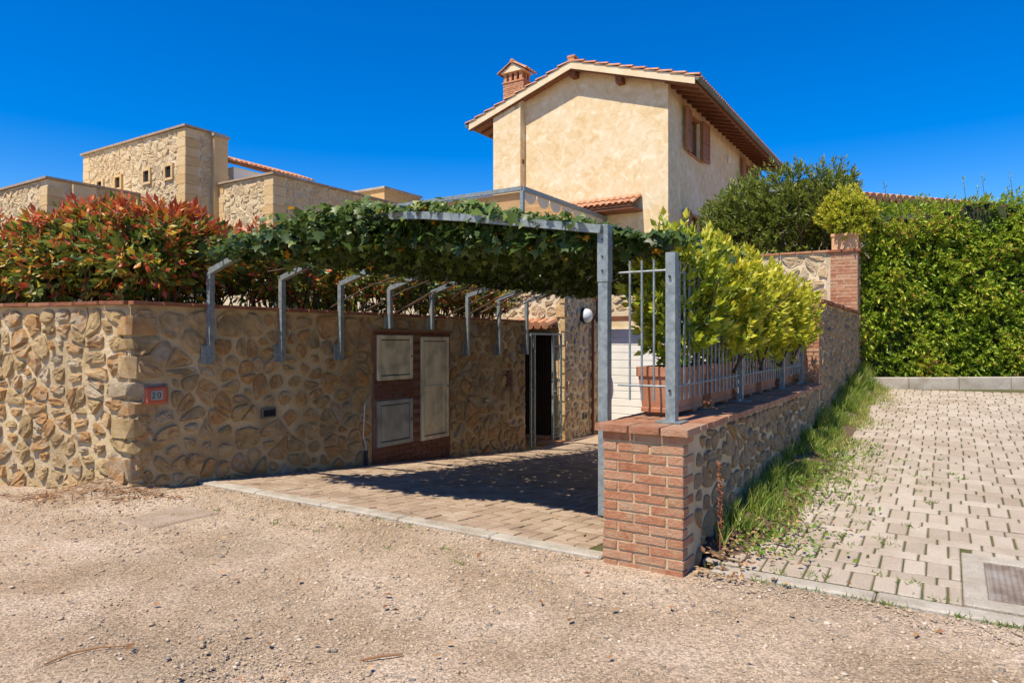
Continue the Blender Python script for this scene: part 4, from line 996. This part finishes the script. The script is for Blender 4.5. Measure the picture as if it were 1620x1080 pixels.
keep &= ~((x > 4.5) & (y < .16)) & ~((x > 4.75) & ((y > 1.9) | (z > 2.30))) & (x < 5.15)
x,y,z,uu,front,hang,lump = [q[keep] for q in (x,y,z,uu,front,hang,lump)]; n = len(x)
P = np.stack([x,y,z],1)
D = unit(np.stack([rng.normal(0,.6,n), -.35*front+rng.normal(0,.6,n), -.55+rng.normal(0,.35,n)],1))
N = unit(np.stack([rng.normal(0,.45,n), -.55*front-.1+rng.normal(0,.45,n), np.where(uu > -.2,.9,.35)+rng.normal(0,.3,n)],1))
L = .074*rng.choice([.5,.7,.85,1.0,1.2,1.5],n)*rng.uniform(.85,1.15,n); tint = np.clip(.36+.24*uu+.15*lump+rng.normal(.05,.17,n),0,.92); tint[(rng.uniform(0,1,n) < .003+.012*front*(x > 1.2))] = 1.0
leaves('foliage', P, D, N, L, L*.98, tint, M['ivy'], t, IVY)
n = 15000; x = rng.uniform(.8,4.7,n); y = rng.uniform(.12,6.95,n); P = np.stack([x, y, az(x)-.06+rng.normal(0,.05,n)],1)  # extra leaf layer added to block sun and deepen the floor shade
D = unit(np.stack([rng.normal(size=n), rng.normal(size=n), rng.normal(-.1,.2,n)],1)); N = unit(np.stack([rng.normal(0,.3,n), rng.normal(0,.3,n), np.ones(n)],1)); L = rng.uniform(.07,.13,n)
leaves('sun_blocking_leaves', P, D, N, L, L*.98, np.clip(rng.normal(.35,.18,n),0,.9), M['ivy'], t, IVY)
b = MB()
for k in range(22):
    x0 = random.uniform(0,.5); y0 = random.uniform(.4,6.6); pts = []
    xx = x0; yy = y0
    for q in range(9): pts.append((xx, yy, float(az(min(max(xx,0),4.6)))+random.uniform(-.12,.06))); xx += .5; yy += random.gauss(0,.34)
    b.tube(pts, .010, 4, caps=False)
for k in range(9):   # leaning bare stems between the wall top and the roof
    y0 = random.uniform(.9,6.4); pts = [Vector((-.35-random.random()*.3, y0-.3, 1.72)), Vector((-.2,y0,1.95)), Vector((.15+random.uniform(-.1,.2), y0+.35, 2.22)), Vector((.6,y0+.6,2.42))]
    b.tube(pts, [.016,.014,.011,.008], 5, caps=False)
o = b.build('vine_stems', M['bark'], t, True); o['kind'] = 'stuff'

# grass strip and weeds along the wall
def blades(P, H, tint, label, name='grass_strip', lean=.35):
    n = len(P); D = unit(np.stack([rng.normal(0,lean,n), rng.normal(0,lean,n), np.ones(n)],1)); N = unit(np.stack([rng.normal(size=n), rng.normal(size=n), np.full(n,.25)],1))
    T = (np.array([[-.5,0,0],[.5,0,0],[-.38,.5,.0],[.38,.5,.0],[0,1,.28]],float), [[0,1,3],[0,3,2],[2,3,4]])
    o = leaves(name, P, D, N, H, np.full(n,.0085)*(.6+H*3), tint, M['grass'], None, T); tag(o, label, 'grass', kind='stuff')
n = 15000
bb = 4.7+9.6*rng.uniform(0,1,n)**.85; off = np.abs(rng.normal(0,.26,n))*np.interp(bb,[4.6,5.2,6.2,9,14.4],[.35,.9,1.15,1.2,1.0])
cl = np.array([mnoise.noise(Vector((p*1.3,q*2.5,3)))+.5*mnoise.noise(Vector((p*4,q*6,1))) for p, q in zip(bb,off)])
k_ = (cl > -.06+.22*(bb < 6.0)) & (off < .85); bb, off, cl = bb[k_], off[k_], cl[k_]; n = len(bb)
P = np.array([tuple(uv(AR+.03+o_, q, zpave(q)+.10*math.exp(-(o_/.22)**2)-.01)) for o_, q in zip(off,bb)])
H = np.clip(.035+.19*np.exp(-(off/.18)**2)*np.clip(.3+1.3*cl,0,1.2) + .20*np.clip((bb-9)/4,0,1)*np.exp(-(off/.35)**2) + rng.uniform(0,.06,n), .03, .5)
blades(P, H, np.clip(.30+.25*cl+.28*(off>.28)+rng.normal(.04,.2,n),0,1), 'rough green grass along the foot of the low wall and tall wall')
o = MB()
ns_ = 40
for i in range(ns_+1):
    q = 4.62+9.7*i/ns_
    for o_ in (0,.12,.28,.5): o.v.append(tuple(uv(AR-.03+o_*(.6+.4*mnoise.noise(Vector((q*1.5,0,0)))+(.35 if o_ > .2 else 0)*(q>5.3)), q, zpave(q)+(.11 if o_ == 0 else .09 if o_ == .12 else .035 if o_==.28 else -.012)*(.4 if i==0 else 1)+.015*mnoise.noise(Vector((q*4,o_*9,0))))))
for i in range(ns_):
    for k in range(3): A = i*4+k; o.f.append((A,A+1,A+5,A+4))
tag(o.build('soil_strip', M['soil'], None, True), kind='structure')
# weeds in the paving joints
pts = []
for _ in range(70):
    A = AR+.25+abs(random.gauss(0,.55)); B = random.uniform(4.55,8.8)
    for k in range(22): pts.append(tuple(uv(A+random.gauss(0,.035), B+random.gauss(0,.025), zpave(B)-.005)))
for _ in range(36):
    A = random.uniform(-1.1,2.2); B = 4.42
    for k in range(14): pts.append(tuple(uv(A+random.gauss(0,.05), B+random.gauss(0,.012), .005)))
for _ in range(10):
    A = random.uniform(-5.5,-2.2); B = random.choice([4.24,4.24,3.7,3.9])
    for k in range(14): pts.append(tuple(uv(A+random.gauss(0,.04), B+random.gauss(0,.015), .0)))
P = np.array(pts); n = len(P); blades(P, rng.uniform(.015,.05,n), np.clip(rng.normal(.3,.15,n),0,.8), 'small green weeds growing in the paving joints', 'joint_weeds', .9)
n = 1500; a_ = AR+.12+np.abs(rng.normal(0,.28,n)); b_ = rng.uniform(4.75,9,n)
P = np.array([tuple(uv(p,q,zpave(q)+.03)) for p,q in zip(a_,b_)]); D = unit(rng.normal(size=(n,3))*np.array([1,1,.3])+np.array([0,0,.5])); L = rng.uniform(.03,.07,n)
tag(leaves('broadleaf_weeds', P, D, unit(rng.normal(0,.5,(n,3))+np.array([0,0,1])), L, L*.4, np.clip(rng.normal(.35,.15,n),0,.75), M['grass']), 'low broad-leaved weeds among the grass by the wall', 'weeds', kind='stuff')
# dry reddish weed stalk on the wall, twigs on the lane
t = thing('dry_stalk', AR+.10, 4.72, zpave(4.7), 0, 'dry dark red dock stalk standing against the low stone wall', 'plant')
b = MB(); b.tube([(0,0,0),(.01,.02,.3),(-.01,.02,.62)], [.007,.006,.003], 5)
for k in range(70):
    z = .12+.5*random.random(); an = random.uniform(0,6.28); b.tube([(0,.015,z),(.025*math.cos(an),.015+.025*math.sin(an),z+.02)], [.007,.004], 4)
b.build('seed_head', M['coping'], t)
for nm, lb, c, pts in (('twig','thin curved brown twig lying on the bare dirt',(-2.02,3.25),[(-.14,-.10,.012),(-.08,.0,.02),(.02,.06,.02),(.16,.10,.012)]),('twig','short straight twig lying on the dirt lane',(-.62,3.22),[(-.09,-.03,.012),(0,.0,.018),(.10,.035,.012)])):
    t = bpy.data.objects.new(nm, None); COL.objects.link(t); t.location = (c[0],c[1],.0); tag(t, lb, 'twig'); MB().tube(pts, [.005,.006,.005,.003][:len(pts)], 5).build('stick', M['litter'], t)

b = MB()
for k in range(170):
    w = Vector((-4.05+random.gauss(0,.38), 6.52+random.gauss(0,.13)))
    a_, b2 = w.x*CT-w.y*ST, w.x*ST+w.y*CT
    if b2 > 3.56 + (a_+6.672)*.2374 and a_ < -6.6: continue
    z = .17*math.exp(-((w.x+3.95)**2+(w.y-6.75)**2)/.1296)+.012; an = random.uniform(0,3.14); l = random.uniform(.03,.12)
    b.tube([(w.x-l*math.cos(an),w.y-l*math.sin(an),z),(w.x,w.y,z+random.uniform(0,.03)),(w.x+l*math.cos(an),w.y+l*math.sin(an),z)], [.002,.004,.002], 4)
tag(b.build('twig_debris', M['litter']), 'heap of dry brown twigs at the corner of the stone wall', 'twigs', kind='stuff')
